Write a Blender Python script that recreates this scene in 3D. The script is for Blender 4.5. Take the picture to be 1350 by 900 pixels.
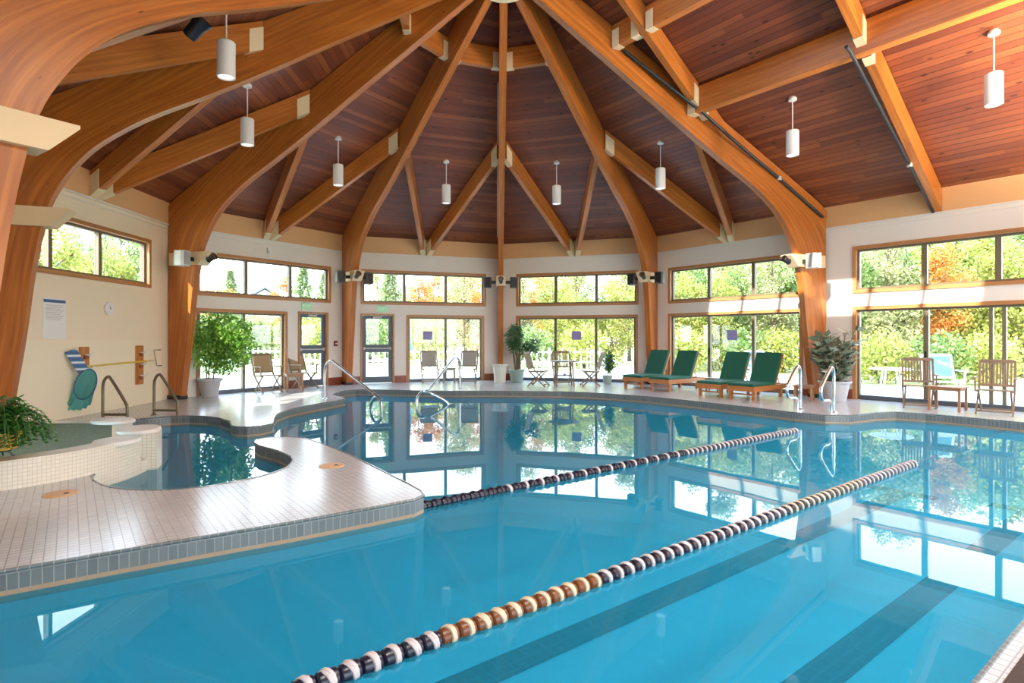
import bpy, math, random
from math import sin, cos, pi, radians, sqrt, atan2, degrees
from mathutils import Vector, Matrix
from mathutils.geometry import tessellate_polygon
random.seed(7)
scene = bpy.context.scene
for o in list(bpy.data.objects): bpy.data.objects.remove(o)
COL = scene.collection

# ------------------------------------------------------------------ camera
cam = bpy.data.cameras.new('camera'); cam.lens = 20.18; cam.sensor_width = 36.0
cam.shift_y = -5.6/1350.0; cam.clip_start = 0.05; cam.clip_end = 400
co = bpy.data.objects.new('camera', cam); COL.objects.link(co)
co.location = (-0.16, -10.869, 1.403); co.rotation_euler = (pi/2, 0, -0.02851)
scene.camera = co
# ------------------------------------------------------------------ light
vs = scene.view_settings
vs.view_transform = 'Standard'; vs.look = 'None'; vs.gamma = 1.0; vs.exposure = 0.85
try: vs.use_curve_mapping = False
except Exception: pass
W = bpy.data.worlds.new('sky'); scene.world = W; W.use_nodes = True
wn = W.node_tree.nodes; wl = W.node_tree.links
bg = wn['Background']; bg.inputs['Strength'].default_value = 5.6
tc = wn.new('ShaderNodeTexCoord'); sep = wn.new('ShaderNodeSeparateXYZ'); rmp = wn.new('ShaderNodeValToRGB')
wl.new(tc.outputs['Generated'], sep.inputs[0]); wl.new(sep.outputs['Z'], rmp.inputs[0]); wl.new(rmp.outputs[0], bg.inputs['Color'])
rmp.color_ramp.elements[0].position = 0.0; rmp.color_ramp.elements[0].color = (.90, .95, 1.0, 1)
rmp.color_ramp.elements[1].position = 0.55; rmp.color_ramp.elements[1].color = (.55, .76, 1.0, 1)
SUN_AZ, SUN_EL = -137.0, 36.0
sd = bpy.data.lights.new('sun', 'SUN'); sd.energy = 8.0; sd.angle = radians(0.6); sd.color = (1, .93, .80)
so = bpy.data.objects.new('sun', sd); COL.objects.link(so); so.location = (-20, -15, 25)
sdir = Vector((sin(radians(SUN_AZ))*cos(radians(SUN_EL)), cos(radians(SUN_AZ))*cos(radians(SUN_EL)), sin(radians(SUN_EL))))
so.rotation_euler = sdir.to_track_quat('Z', 'Y').to_euler()
FILL_W = 120.0            # base power of each added fill lamp, unseen behind the camera

# ------------------------------------------------------------------ materials
def mat(name, col=(.8,.8,.8), rough=.5, metal=0, spec=.5):
    m = bpy.data.materials.new(name); m.use_nodes = True
    b = m.node_tree.nodes['Principled BSDF']
    b.inputs['Base Color'].default_value = (*col, 1); b.inputs['Roughness'].default_value = rough
    b.inputs['Metallic'].default_value = metal
    b.inputs['Specular IOR Level'].default_value = spec
    return m
def N(m, t): return m.node_tree.nodes.new(t)
def L(m, a, b): m.node_tree.links.new(a, b)
def bs(m): return m.node_tree.nodes['Principled BSDF']
def ramp(m, fac, stops):
    r = N(m, 'ShaderNodeValToRGB'); L(m, fac, r.inputs[0]); e = r.color_ramp.elements
    while len(e) < len(stops): e.new(.5)
    for k, (p, c) in enumerate(stops): e[k].position = p; e[k].color = (*c, 1)
    return r.outputs[0]
def noise(m, vec, scale, detail=4, rough=.55):
    n = N(m, 'ShaderNodeTexNoise'); n.inputs['Scale'].default_value = scale; n.inputs['Detail'].default_value = detail
    n.inputs['Roughness'].default_value = rough
    if vec is not None: L(m, vec, n.inputs['Vector'])
    return n.outputs['Fac']
def mapping(m, src, scale=(1,1,1), rotz=0, loc=(0,0,0)):
    t = N(m, 'ShaderNodeTexCoord'); mp = N(m, 'ShaderNodeMapping'); L(m, t.outputs[src], mp.inputs[0])
    mp.inputs['Scale'].default_value = scale; mp.inputs['Rotation'].default_value = (0, 0, rotz); mp.inputs['Location'].default_value = loc
    return mp.outputs[0]
def mixc(m, fac, a, b, mode='MIX'):
    x = N(m, 'ShaderNodeMix'); x.data_type = 'RGBA'; x.blend_type = mode
    if isinstance(fac, (int, float)): x.inputs[0].default_value = fac
    else: L(m, fac, x.inputs[0])
    for k, v in ((6, a), (7, b)):
        if isinstance(v, tuple): x.inputs[k].default_value = (*v, 1)
        else: L(m, v, x.inputs[k])
    return x.outputs[2]
def math_(m, op, a, b=None):
    x = N(m, 'ShaderNodeMath'); x.operation = op
    for k, v in ((0, a), (1, b)):
        if v is None: continue
        if isinstance(v, (int, float)): x.inputs[k].default_value = v
        else: L(m, v, x.inputs[k])
    return x.outputs[0]
def bump(m, h, s=.2, d=.01):
    b = N(m, 'ShaderNodeBump'); b.inputs['Strength'].default_value = s; b.inputs['Distance'].default_value = d
    L(m, h, b.inputs['Height']); L(m, b.outputs[0], bs(m).inputs['Normal'])
def wood_uv(name, dark, mid, light, rough=.35, glue=.045):
    """glued laminated timber: grain along U, laminations across V"""
    m = mat(name, mid, rough)
    v = mapping(m, 'UV', (.9, 16, 1)); g = noise(m, v, 1.0, 6, .6)
    v2 = mapping(m, 'UV', (.45, 1.3, 1)); g2 = noise(m, v2, 1.0, 3)
    c = ramp(m, g, [(.28, dark), (.5, mid), (.74, light)])
    t = N(m, 'ShaderNodeTexCoord'); s = N(m, 'ShaderNodeSeparateXYZ'); L(m, t.outputs['UV'], s.inputs[0])
    lam = math_(m, 'FLOOR', math_(m, 'DIVIDE', s.outputs['Y'], glue))
    wn_ = N(m, 'ShaderNodeTexWhiteNoise'); wn_.noise_dimensions = '1D'; L(m, lam, wn_.inputs['W'])
    c = mixc(m, math_(m, 'MULTIPLY', wn_.outputs['Value'], .35), c, dark)
    c = mixc(m, math_(m, 'MULTIPLY', g2, .45), c, light)
    vk = mapping(m, 'UV', (1.1, 4, 1)); vo = N(m, 'ShaderNodeTexVoronoi'); L(m, vk, vo.inputs['Vector']); vo.inputs['Scale'].default_value = 1.6
    kn = ramp(m, vo.outputs['Distance'], [(.03, (1,1,1)), (.075, (0,0,0))])
    c = mixc(m, kn, c, (dark[0]*.35, dark[1]*.3, dark[2]*.3))
    L(m, c, bs(m).inputs['Base Color']); return m
def plank_mat():
    m = mat('ceiling planks', (.3,.1,.04), .38)
    t = N(m, 'ShaderNodeTexCoord'); s = N(m, 'ShaderNodeSeparateXYZ'); L(m, t.outputs['UV'], s.inputs[0])
    row = math_(m, 'DIVIDE', s.outputs['Y'], .125); rid = math_(m, 'FLOOR', row); fr = math_(m, 'FRACT', row)
    wr = N(m, 'ShaderNodeTexWhiteNoise'); wr.noise_dimensions = '1D'; L(m, rid, wr.inputs['W'])
    joint = math_(m, 'FLOOR', math_(m, 'ADD', math_(m, 'DIVIDE', s.outputs['X'], 2.6), math_(m, 'MULTIPLY', wr.outputs['Value'], 5.0)))
    cid = math_(m, 'ADD', math_(m, 'MULTIPLY', joint, 17.3), rid)
    w2 = N(m, 'ShaderNodeTexWhiteNoise'); w2.noise_dimensions = '1D'; L(m, cid, w2.inputs['W'])
    base = ramp(m, w2.outputs['Value'], [(0, (.17,.044,.022)), (.5, (.25,.068,.027)), (1, (.35,.105,.038))])
    v = mapping(m, 'UV', (.7, 22, 1)); g = noise(m, v, 1.0, 5, .6)
    base = mixc(m, ramp(m, g, [(.35, (0,0,0)), (.75, (.6,.6,.6))]), base, (.13,.036,.022))
    vk = mapping(m, 'UV', (2.2, 5.5, 1)); vo = N(m, 'ShaderNodeTexVoronoi'); L(m, vk, vo.inputs['Vector']); vo.inputs['Scale'].default_value = 1.0
    kn = ramp(m, vo.outputs['Distance'], [(.07, (1,1,1)), (.15, (0,0,0))])
    base = mixc(m, kn, base, (.05,.014,.01))
    gap = ramp(m, fr, [(0, (1,1,1)), (.06, (0,0,0)), (.95, (0,0,0)), (1, (1,1,1))])
    c = mixc(m, gap, base, (.03,.008,.006)); L(m, c, bs(m).inputs['Base Color'])
    bump(m, math_(m, 'SUBTRACT', 1.0, gap), .5, .012)
    return m
def tile_mat(name, src, size, c1, c2, grout, rough=.25, rotz=0, sy=None, mort=.06):
    m = mat(name, c1, rough)
    v = mapping(m, src, (1/size, 1/(sy or size), 1), rotz)
    b = N(m, 'ShaderNodeTexBrick'); b.offset = 0; b.squash = 1; L(m, v, b.inputs['Vector'])
    b.inputs['Scale'].default_value = 1; b.inputs['Brick Width'].default_value = 1; b.inputs['Row Height'].default_value = 1
    b.inputs['Mortar Size'].default_value = mort; b.inputs['Mortar Smooth'].default_value = .2; b.inputs['Bias'].default_value = 0
    b.inputs['Color1'].default_value = (*c1, 1); b.inputs['Color2'].default_value = (*c2, 1); b.inputs['Mortar'].default_value = (*grout, 1)
    n = noise(m, mapping(m, 'Object', (.9,.9,.9)), 1.0, 3)
    c = mixc(m, math_(m, 'MULTIPLY', n, .45), b.outputs['Color'], (c2[0]*.75, c2[1]*.68, c2[2]*.58))
    L(m, c, bs(m).inputs['Base Color'])
    bump(m, math_(m, 'SUBTRACT', 1.0, b.outputs['Fac']), .25, .004)
    return m
def leaf_mat(name, cols, trans=.5):
    m = bpy.data.materials.new(name); m.use_nodes = True; nt = m.node_tree; b = bs(m)
    g = N(m, 'ShaderNodeNewGeometry'); c = ramp(m, g.outputs['Random Per Island'], [(k/(len(cols)-1), cc) for k, cc in enumerate(cols)])
    L(m, c, b.inputs['Base Color']); b.inputs['Roughness'].default_value = .45
    t = N(m, 'ShaderNodeBsdfTranslucent'); L(m, c, t.inputs['Color'])
    x = N(m, 'ShaderNodeMixShader'); x.inputs[0].default_value = trans
    L(m, b.outputs[0], x.inputs[1]); L(m, t.outputs[0], x.inputs[2]); L(m, x.outputs[0], nt.nodes['Material Output'].inputs[0])
    return m
def glass_mat():
    m = bpy.data.materials.new('window glass'); m.use_nodes = True; nt = m.node_tree; nt.nodes.remove(bs(m))
    lw_ = N(m, 'ShaderNodeLayerWeight'); lw_.inputs[0].default_value = .5; fr = N(m, 'ShaderNodeMath'); fr.operation = 'MULTIPLY_ADD'; L(m, math_(m, 'POWER', lw_.outputs['Facing'], 5.0), fr.inputs[0]); fr.inputs[1].default_value = .9; fr.inputs[2].default_value = .03
    tr = N(m, 'ShaderNodeBsdfTransparent'); tr.inputs[0].default_value = (.97, .985, .98, 1)
    gl = N(m, 'ShaderNodeBsdfGlossy'); gl.inputs['Roughness'].default_value = .0; gl.inputs[0].default_value = (1,1,1,1)
    x = N(m, 'ShaderNodeMixShader'); L(m, fr.outputs[0], x.inputs[0]); L(m, tr.outputs[0], x.inputs[1]); L(m, gl.outputs[0], x.inputs[2])
    L(m, x.outputs[0], nt.nodes['Material Output'].inputs[0]); return m
def water_mat():
    m = bpy.data.materials.new('pool water'); m.use_nodes = True; nt = m.node_tree; nt.nodes.remove(bs(m))
    fr = N(m, 'ShaderNodeFresnel'); fr.inputs[0].default_value = 1.33
    tr = N(m, 'ShaderNodeBsdfTransparent'); tr.inputs[0].default_value = (.26, .80, .97, 1)
    gl = N(m, 'ShaderNodeBsdfGlossy'); gl.inputs['Roughness'].default_value = .004
    n = noise(m, mapping(m, 'Object', (1.0, 1.0, 1)), .9, 2)
    b = N(m, 'ShaderNodeBump'); b.inputs['Strength'].default_value = .05; b.inputs['Distance'].default_value = .02; L(m, n, b.inputs['Height'])
    L(m, b.outputs[0], gl.inputs['Normal'])
    x = N(m, 'ShaderNodeMixShader'); L(m, fr.outputs[0], x.inputs[0]); L(m, tr.outputs[0], x.inputs[1]); L(m, gl.outputs[0], x.inputs[2])
    df = N(m, 'ShaderNodeBsdfDiffuse'); df.inputs[0].default_value = (.035, .50, .80, 1)
    y = N(m, 'ShaderNodeMixShader'); lw_ = N(m, 'ShaderNodeLayerWeight'); lw_.inputs[0].default_value = .5; L(m, math_(m, 'ADD', math_(m, 'MULTIPLY', math_(m, 'POWER', lw_.outputs['Facing'], 4.0), .34), .24), y.inputs[0]); L(m, tr.outputs[0], y.inputs[1]); L(m, df.outputs[0], y.inputs[2]); L(m, y.outputs[0], x.inputs[1])
    L(m, x.outputs[0], nt.nodes['Material Output'].inputs[0]); return m
def emis(name, col, st):
    m = mat(name, col); b = bs(m); b.inputs['Emission Color'].default_value = (*col, 1); b.inputs['Emission Strength'].default_value = st; return m

WALLAZ = radians(54)
M = dict(
 glulam = wood_uv('glulam timber', (.20,.045,.006), (.43,.120,.016), (.66,.235,.042)),
 rafter = wood_uv('rafter timber', (.22,.052,.008), (.45,.132,.020), (.67,.255,.050)),
 trimwood = wood_uv('window trim wood', (.30,.12,.04), (.46,.20,.07), (.60,.30,.12), .4),
 redwood = wood_uv('redwood base', (.16,.035,.018), (.26,.06,.028), (.34,.09,.04), .4),
 plank = plank_mat(),
 band = mat('warm beige fascia', (.74,.43,.20), .6),
 wall = mat('off white wall paint', (.80,.75,.68), .6), wallwarm = mat('wall paint with warm light tint', (.86,.74,.55), .6),  # left wall tone has warm light put into the paint colour
 ivory = mat('ivory wall panel', (.88,.78,.58), .5),
 collar = mat('beige collar plaster', (.80,.60,.36), .55),
 hanger = mat('beige painted steel', (.80,.66,.42), .45),
 olive = mat('olive bronze aluminium', (.17,.14,.085), .4),
 slate = mat('slate blue door paint', (.085,.11,.14), .4),
 darksill = mat('dark aluminium sill', (.10,.11,.13), .4, .3),
 deck = tile_mat('deck tile', 'Object', .061, (.53,.54,.57), (.60,.61,.63), (.30,.30,.31), .19, WALLAZ - pi/2 + radians(90)),
 edge = tile_mat('pool edge tile', 'UV', .056, (.125,.15,.155), (.17,.195,.20), (.34,.34,.31), .2, 0, .5),
 edgetan = tile_mat('tan waterline tile', 'UV', .056, (.40,.27,.16), (.36,.26,.17), (.3,.25,.2), .3, 0, .2),
 cream = tile_mat('cream mosaic', 'UV', .036, (.74,.70,.58), (.80,.76,.66), (.50,.45,.36), .3),
 green = tile_mat('grey green mosaic', 'UV', .036, (.085,.088,.042), (.105,.105,.055), (.065,.065,.035), .65),
 cap = mat('cream stone cap', (.76,.72,.66), .3),
 basin = tile_mat('blue pool plaster', 'UV', .15, (.44,.78,.90), (.46,.80,.92), (.42,.76,.88), .5, mort=.02),
 laneline = tile_mat('dark lane tile', 'Object', .10, (.006,.035,.045), (.010,.045,.055), (.03,.10,.12), .5, -radians(36), mort=.08),
 water = water_mat(), glass = glass_mat(),
 white = mat('white enamel', (.86,.85,.84), .35), chrome = mat('polished steel', (.72,.74,.76), .16, 1), bronze = mat('bronze tube', (.20,.16,.10), .35, .8),
 black = mat('black satin', (.012,.012,.016), .4), blacktube = mat('dark tube', (.02,.025,.03), .35), grey = mat('speaker grey', (.09,.085,.085), .5),
 lightgrey = mat('light grey plastic', (.55,.55,.53), .5), grillelight = mat('pale perforated grille', (.40,.40,.39), .5), paleshell = mat('pale speaker shell', (.66,.65,.62), .4), bluegrey = mat('blue grey tube', (.05,.16,.30), .4),
 teak = wood_uv('teak', (.20,.085,.03), (.36,.17,.07), (.50,.27,.13), .45), palewood = wood_uv('weathered chair wood', (.13,.08,.05), (.23,.15,.09), (.34,.24,.15), .5),
 canvas = mat('tan canvas', (.42,.30,.16), .8), mesh = mat('grey sling fabric', (.42,.40,.36), .7),
 cushion = mat('forest green canvas', (.005,.105,.062), .75), metalgrey = mat('taupe metal', (.30,.26,.20), .45, .4),
 orangewood = wood_uv('orange lounger wood', (.28,.085,.018), (.46,.16,.035), (.60,.26,.07), .4),
 soil = mat('potting soil', (.05,.03,.02), .9), potgrey = mat('grey pot', (.46,.46,.47), .5), potwhite = mat('fluted cream pot', (.76,.74,.64), .5), potgreen = mat('grey green pot', (.36,.45,.40), .5),
 potyellow = mat('yellow glazed pot', (.72,.46,.10), .4), stem = mat('plant stem', (.16,.12,.06), .7), bark = mat('bark', (.11,.085,.06), .9),
 ficus = leaf_mat('ficus leaves', [(.09,.24,.02),(.22,.46,.06),(.42,.62,.16)], .4), bamboo = leaf_mat('slender leaves', [(.03,.10,.03),(.07,.18,.06),(.18,.30,.12)], .3),
 rubber = leaf_mat('broad leaves', [(.06,.095,.06),(.22,.26,.17),(.50,.52,.38)], .25), fern = leaf_mat('fern leaves', [(.02,.10,.01),(.06,.22,.03),(.14,.36,.07)], .3),
 leafyel = leaf_mat('yellow green leaves', [(.15,.19,.03),(.36,.39,.08),(.62,.54,.17)]), leafgrn = leaf_mat('green leaves', [(.06,.13,.025),(.20,.29,.08),(.42,.48,.20)]),
 leaforg = leaf_mat('autumn orange leaves', [(.46,.12,.02),(.62,.25,.04),(.66,.42,.12)]), leafcon = leaf_mat('conifer needles', [(.10,.16,.06),(.22,.30,.12),(.40,.46,.24)], .4),
 leafpal = leaf_mat('pale olive leaves', [(.20,.22,.07),(.42,.42,.19),(.60,.56,.34)]),
 patio = mat('patio concrete', (.55,.56,.58), .7), lawn = mat('lawn strewn with pale leaves', (.42,.42,.22), .9), housewhite = mat('white clapboard', (.72,.72,.70), .6), roofgrey = mat('grey shingles', (.13,.14,.16), .7),
 yellow = mat('yellow pole', (.80,.55,.03), .4), net = leaf_mat('turquoise net', [(.10,.42,.40), (.16,.55,.52)], .45), bluestripe = None, violet = mat('violet notice', (.30,.26,.55), .6),
 exitgreen = emis('green sign acrylic', (.36,.70,.42), .15), exittext = mat('white sign lettering', (.9,.95,.9), .5),
 lamp = emis('lit diffuser', (1,.93,.82), .5), filldiff = emis('lit fill panel', (1,.93,.84), 3.0), red = mat('dark red plastic', (.16,.04,.035), .5), cloth = mat('blue patio fabric', (.20,.36,.40), .7),
 paper = mat('white notice sheet', (.82,.82,.80), .6), bluecover = mat('blue header', (.06,.12,.30), .5), stain = mat('orange lid', (.70,.42,.20), .5),
 navy = mat('navy plastic', (.007,.007,.022), .3), amber = mat('amber plastic', (.16,.045,.008), .3), pinkwhite = mat('off white plastic', (.56,.49,.48), .35), creamfloat = mat('cream plastic', (.62,.50,.34), .35),
)
def stripes():
    m = mat('blue striped pad', (.1,.2,.4), .6)
    t = N(m, 'ShaderNodeTexCoord'); s = N(m, 'ShaderNodeSeparateXYZ'); L(m, t.outputs['Object'], s.inputs[0])
    f = math_(m, 'FRACT', math_(m, 'MULTIPLY', s.outputs['Z'], 8.5))
    L(m, ramp(m, f, [(0, (.04,.10,.25)), (.55, (.07,.19,.40)), (.58, (.75,.8,.82)), (.8, (.75,.8,.82)), (.82, (.2,.5,.6)), (1, (.04,.10,.25))]), bs(m).inputs['Base Color']); return m
M['bluestripe'] = stripes()

# ------------------------------------------------------------------ mesh helpers
class MB:
    def __init__(s): s.v = []; s.f = []; s.uv = []; s.mi = []
    def add(s, vs, fs, uvs=None, m=0, T=None):
        o = len(s.v)
        for p in vs:
            p = Vector(p); s.v.append(T @ p if T is not None else p)
        for k, f in enumerate(fs):
            s.f.append([i+o for i in f]); s.mi.append(m)
            s.uv.append(uvs[k] if uvs else None)
        return s
    def box(s, c, size, T=None, m=0):
        cx, cy, cz = c; a, b, d = size[0]/2, size[1]/2, size[2]/2
        vs = [(cx+x*a, cy+y*b, cz+z*d) for x in (-1,1) for y in (-1,1) for z in (-1,1)]
        fs = [(0,1,3,2),(4,6,7,5),(0,4,5,1),(2,3,7,6),(0,2,6,4),(1,5,7,3)]
        ax = max(range(3), key=lambda k: size[k]); oth = [k for k in range(3) if k != ax]
        uvs = []
        for f in fs:
            pts = [vs[i] for i in f]
            vary = [k for k in oth if max(p[k] for p in pts)-min(p[k] for p in pts) > 1e-9]
            vk = vary[0] if vary else oth[0]
            if max(p[ax] for p in pts)-min(p[ax] for p in pts) < 1e-9: uvs.append([(p[oth[0]]+cz, p[oth[1]]) for p in pts])
            else: uvs.append([(p[ax], p[vk]) for p in pts])
        return s.add(vs, fs, uvs, m, T)
    def prism(s, poly, axis_vec, m=0, T=None):
        """closed polygon extruded by a vector"""
        n = len(poly); a = [Vector(p) for p in poly]; e = Vector(axis_vec)
        vs = a + [p+e for p in a]
        fs = [tuple(range(n-1,-1,-1)), tuple(range(n,2*n))] + [(i,(i+1)%n,n+(i+1)%n,n+i) for i in range(n)]
        return s.add(vs, fs, None, m, T)
    def beam(s, p0, p1, w, d, m=0, side=None, v0=0):
        """vertical-sided timber; p0,p1 the middle of its top edge; d its vertical depth"""
        p0, p1 = Vector(p0), Vector(p1); t = p1-p0; ln = t.length
        h = Vector((t.x, t.y, 0)).normalized() if side is None else None
        sd = Vector((-h.y, h.x, 0)) if side is None else Vector(side)
        sd = sd*(w/2); D = Vector((0,0,-d))
        vs = [p0-sd, p0+sd, p0+sd+D, p0-sd+D, p1-sd, p1+sd, p1+sd+D, p1-sd+D]
        fs = [(0,1,2,3),(4,7,6,5),(0,4,5,1),(1,5,6,2),(2,6,7,3),(3,7,4,0)]
        u = random.random()*9
        uvs = [[(0,0),(w,0),(w,d),(0,d)],[(0,0),(0,d),(w,d),(w,0)],
               [(u,0),(u+ln,0),(u+ln,w),(u,w)],[(u,0),(u+ln,0),(u+ln,d),(u,d)],[(u,1),(u+ln,1),(u+ln,1+w),(u,1+w)],[(u,d+2),(u+ln,d+2),(u+ln,2),(u,2)]]
        return s.add(vs, fs, uvs, m)
    def tube(s, path, r, n=8, m=0, T=None, closed=False):
        P = [Vector(p) for p in path]; rings = []; k = len(P); prev = None; o = len(s.v); u = 0
        vs = []
        for i in range(k):
            if closed: t = P[(i+1)%k]-P[i-1]
            else: t = (P[min(i+1,k-1)]-P[max(i-1,0)])
            t.normalize()
            if prev is None:
                a = Vector((0,0,1)) if abs(t.z) < .9 else Vector((1,0,0)); x = t.cross(a).normalized()
            else: x = (prev-t*prev.dot(t)).normalized()
            prev = x; y = t.cross(x); rr = r[i] if isinstance(r, (list, tuple)) else r
            vs += [P[i]+(x*cos(2*pi*j/n)+y*sin(2*pi*j/n))*rr for j in range(n)]
        fs = []; seg = k if closed else k-1
        for i in range(seg):
            b = ((i+1)%k)*n
            for j in range(n): fs.append((i*n+j, i*n+(j+1)%n, b+(j+1)%n, b+j))
        if not closed: fs += [tuple(range(n-1,-1,-1)), tuple(range((k-1)*n, k*n))]
        uvs = []
        for f in fs: uvs.append([( (vs[i]-P[0]).length, .02*(i%n)) for i in f])
        return s.add(vs, fs, uvs, m, T)
    def lathe(s, prof, n=24, c=(0,0,0), m=0, T=None, capb=True, capt=True, flute=0):
        vs = []
        for r, z in prof:
            for j in range(n):
                a = 2*pi*j/n; rr = r*(1+flute*(1 if j%2 else -1)); vs.append((c[0]+rr*cos(a), c[1]+rr*sin(a), c[2]+z))
        fs = [(i*n+j, i*n+(j+1)%n, (i+1)*n+(j+1)%n, (i+1)*n+j) for i in range(len(prof)-1) for j in range(n)]
        if capb: fs.append(tuple(range(n-1,-1,-1)))
        if capt: fs.append(tuple(range((len(prof)-1)*n, len(prof)*n)))
        return s.add(vs, fs, None, m, T)
    def leaf(s, base, d, ln, w, up=None, m=0):
        d = Vector(d).normalized(); up = Vector(up) if up is not None else Vector((random.gauss(0,1), random.gauss(0,1), random.gauss(0,1)))
        x = d.cross(up)
        if x.length < 1e-4: x = d.cross(Vector((1,.3,.2)))
        x.normalize(); b = Vector(base)
        return s.add([b, b+d*ln*.45+x*w/2, b+d*ln, b+d*ln*.45-x*w/2], [(0,1,2,3)], None, m)
    def build(s, name, mats, parent=None, loc=None, rot=None, smooth=False, bevel=0):
        me = bpy.data.meshes.new(name); me.from_pydata([tuple(p) for p in s.v], [], s.f)
        ms = mats if isinstance(mats, (list, tuple)) else [mats]
        for k in ms: me.materials.append(M[k] if isinstance(k, str) else k)
        me.polygons.foreach_set('material_index', s.mi)
        uvl = me.uv_layers.new(name='UVMap'); i = 0
        dat = uvl.data
        for p, u in zip(me.polygons, s.uv):
            for q, li in enumerate(p.loop_indices):
                if u: dat[li].uv = u[q]
                else:
                    c = me.vertices[me.loops[li].vertex_index].co; dat[li].uv = (c.x+c.y*.37, c.z+c.y*.2)
        if smooth:
            me.polygons.foreach_set('use_smooth', [True]*len(me.polygons))
            try: me.set_sharp_from_angle(angle=radians(40))
            except Exception: pass
        me.update()
        o = bpy.data.objects.new(name, me); COL.objects.link(o)
        if parent is not None: o.parent = parent
        if loc is not None: o.location = loc
        if rot is not None: o.rotation_euler = rot
        if bevel:
            bm = o.modifiers.new('bevel', 'BEVEL'); bm.width = bevel; bm.segments = 2; bm.limit_method = 'ANGLE'
        return o
def tag(o, label, cat, group=None, kind=None):
    o['label'] = label; o['category'] = cat
    if group: o['group'] = group
    if kind: o['kind'] = kind
    return o
def thing(name, label, cat, loc=(0,0,0), rotz=0, group=None):
    o = bpy.data.objects.new(name, None); COL.objects.link(o); o.location = loc; o.rotation_euler = (0,0,rotz)
    o.empty_display_size = .1
    return tag(o, label, cat, group)
def struct(o): o['kind'] = 'structure'; return o
def dup(root, loc, rotz, label=None, group=None):
    r = root.copy(); COL.objects.link(r); r.location = loc; r.rotation_euler = (0,0,rotz)
    if label: r['label'] = label
    if group: r['group'] = group
    for ch in list(root.children):
        c = ch.copy(); COL.objects.link(c); c.parent = r
        for g in list(ch.children):
            d = g.copy(); COL.objects.link(d); d.parent = c
    return r
def bez(pts, n=6):
    """Catmull-Rom through points"""
    P = [Vector(p) for p in pts]; out = []
    for i in range(len(P)-1):
        a, b, c, d = P[max(i-1,0)], P[i], P[i+1], P[min(i+2,len(P)-1)]
        for k in range(n):
            t = k/n; out.append(.5*((2*b)+(c-a)*t+(2*a-5*b+4*c-d)*t*t+(3*b-a-3*c+d)*t**3))
    out.append(P[-1]); return out

# ------------------------------------------------------------------ plan of the room
R = 8.0; AP = R*cos(radians(18)); EAVE = 4.44; SL = .6; APEX = EAVE+SL*AP; SIDE = 2*R*sin(radians(18))
WEND = 11.6
def az(k): a = radians(36*k); return Vector((sin(a), cos(a), 0))
VK = {c: az(k)*R for c, k in zip('ABCDEFG', range(-4, 3))}
NR = az(1.5)                    # outward normal of the right wall
WD = az(4)                      # the hall's long direction (towards the camera end)
def nw(n, w, z=0): return NR*n + WD*w + Vector((0,0,z))
def deck_h(k, p): return EAVE + SL*(AP - az(k).dot(Vector((p[0],p[1],0))))
ENDR = nw(AP, WEND); ENDL = nw(-AP, WEND)

# ------------------------------------------------------------------ ceiling
def face_uv(k, p):
    n = az(k); t = Vector((n.y, -n.x, 0)); d = AP-n.dot(Vector((p[0],p[1],0)))
    return (t.dot(Vector((p[0],p[1],0))), d*sqrt(1+SL*SL))
cl = MB()
def roof_poly(k, pts):
    lo = [Vector((p[0],p[1],deck_h(k,p))) for p in pts]; up = [p+Vector((0,0,.14)) for p in lo]
    n = len(lo); vs = lo+up
    fs = [tuple(range(n)), tuple(range(2*n-1,n-1,-1))]+[(i,n+i,n+(i+1)%n,(i+1)%n) for i in range(n)]
    uvs = []
    for f in fs: uvs.append([face_uv(k, vs[i]) for i in f])
    cl.add(vs, fs, uvs)
O3 = Vector((0,0,0)); ov = 1.03
for k, (a, b) in zip((-2.5,-1.5,-.5,.5), ('BC','CD','DE','EF')):
    roof_poly(k, [O3, VK[a]*ov, VK[b]*ov])
gx = nw(0, WEND)
roof_poly(1.5, [O3, VK['F']*ov, ENDR+NR*.25, gx])
# left slope: plain below, a strip of roof lights close to the ridge over the hall
SK0, SK1 = -.50, -1.18        # n of the roof lights
skw = [(1.05+1.02*i, 1.97+1.02*i) for i in range(0,6)]
BD = VK['B'].normalized()
def onB(n): return BD*(n/BD.dot(NR))
roof_poly(-3.5, [onB(SK1), VK['B']*ov, ENDL-NR*.25, nw(SK1, WEND)])
roof_poly(-3.5, [O3, onB(SK0), nw(SK0, WEND), gx])
edges = [0] + [x for ab in skw for x in ab] + [WEND]
for i in range(0, len(edges), 2):
    a, b = edges[i], edges[i+1]
    if i == 0: roof_poly(-3.5, [onB(SK0), onB(SK1), nw(SK1, b), nw(SK0, b)])
    else: roof_poly(-3.5, [nw(SK0, a), nw(SK1, a), nw(SK1, b), nw(SK0, b)])
ceiling = struct(cl.build('ceiling', 'plank'))

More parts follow.
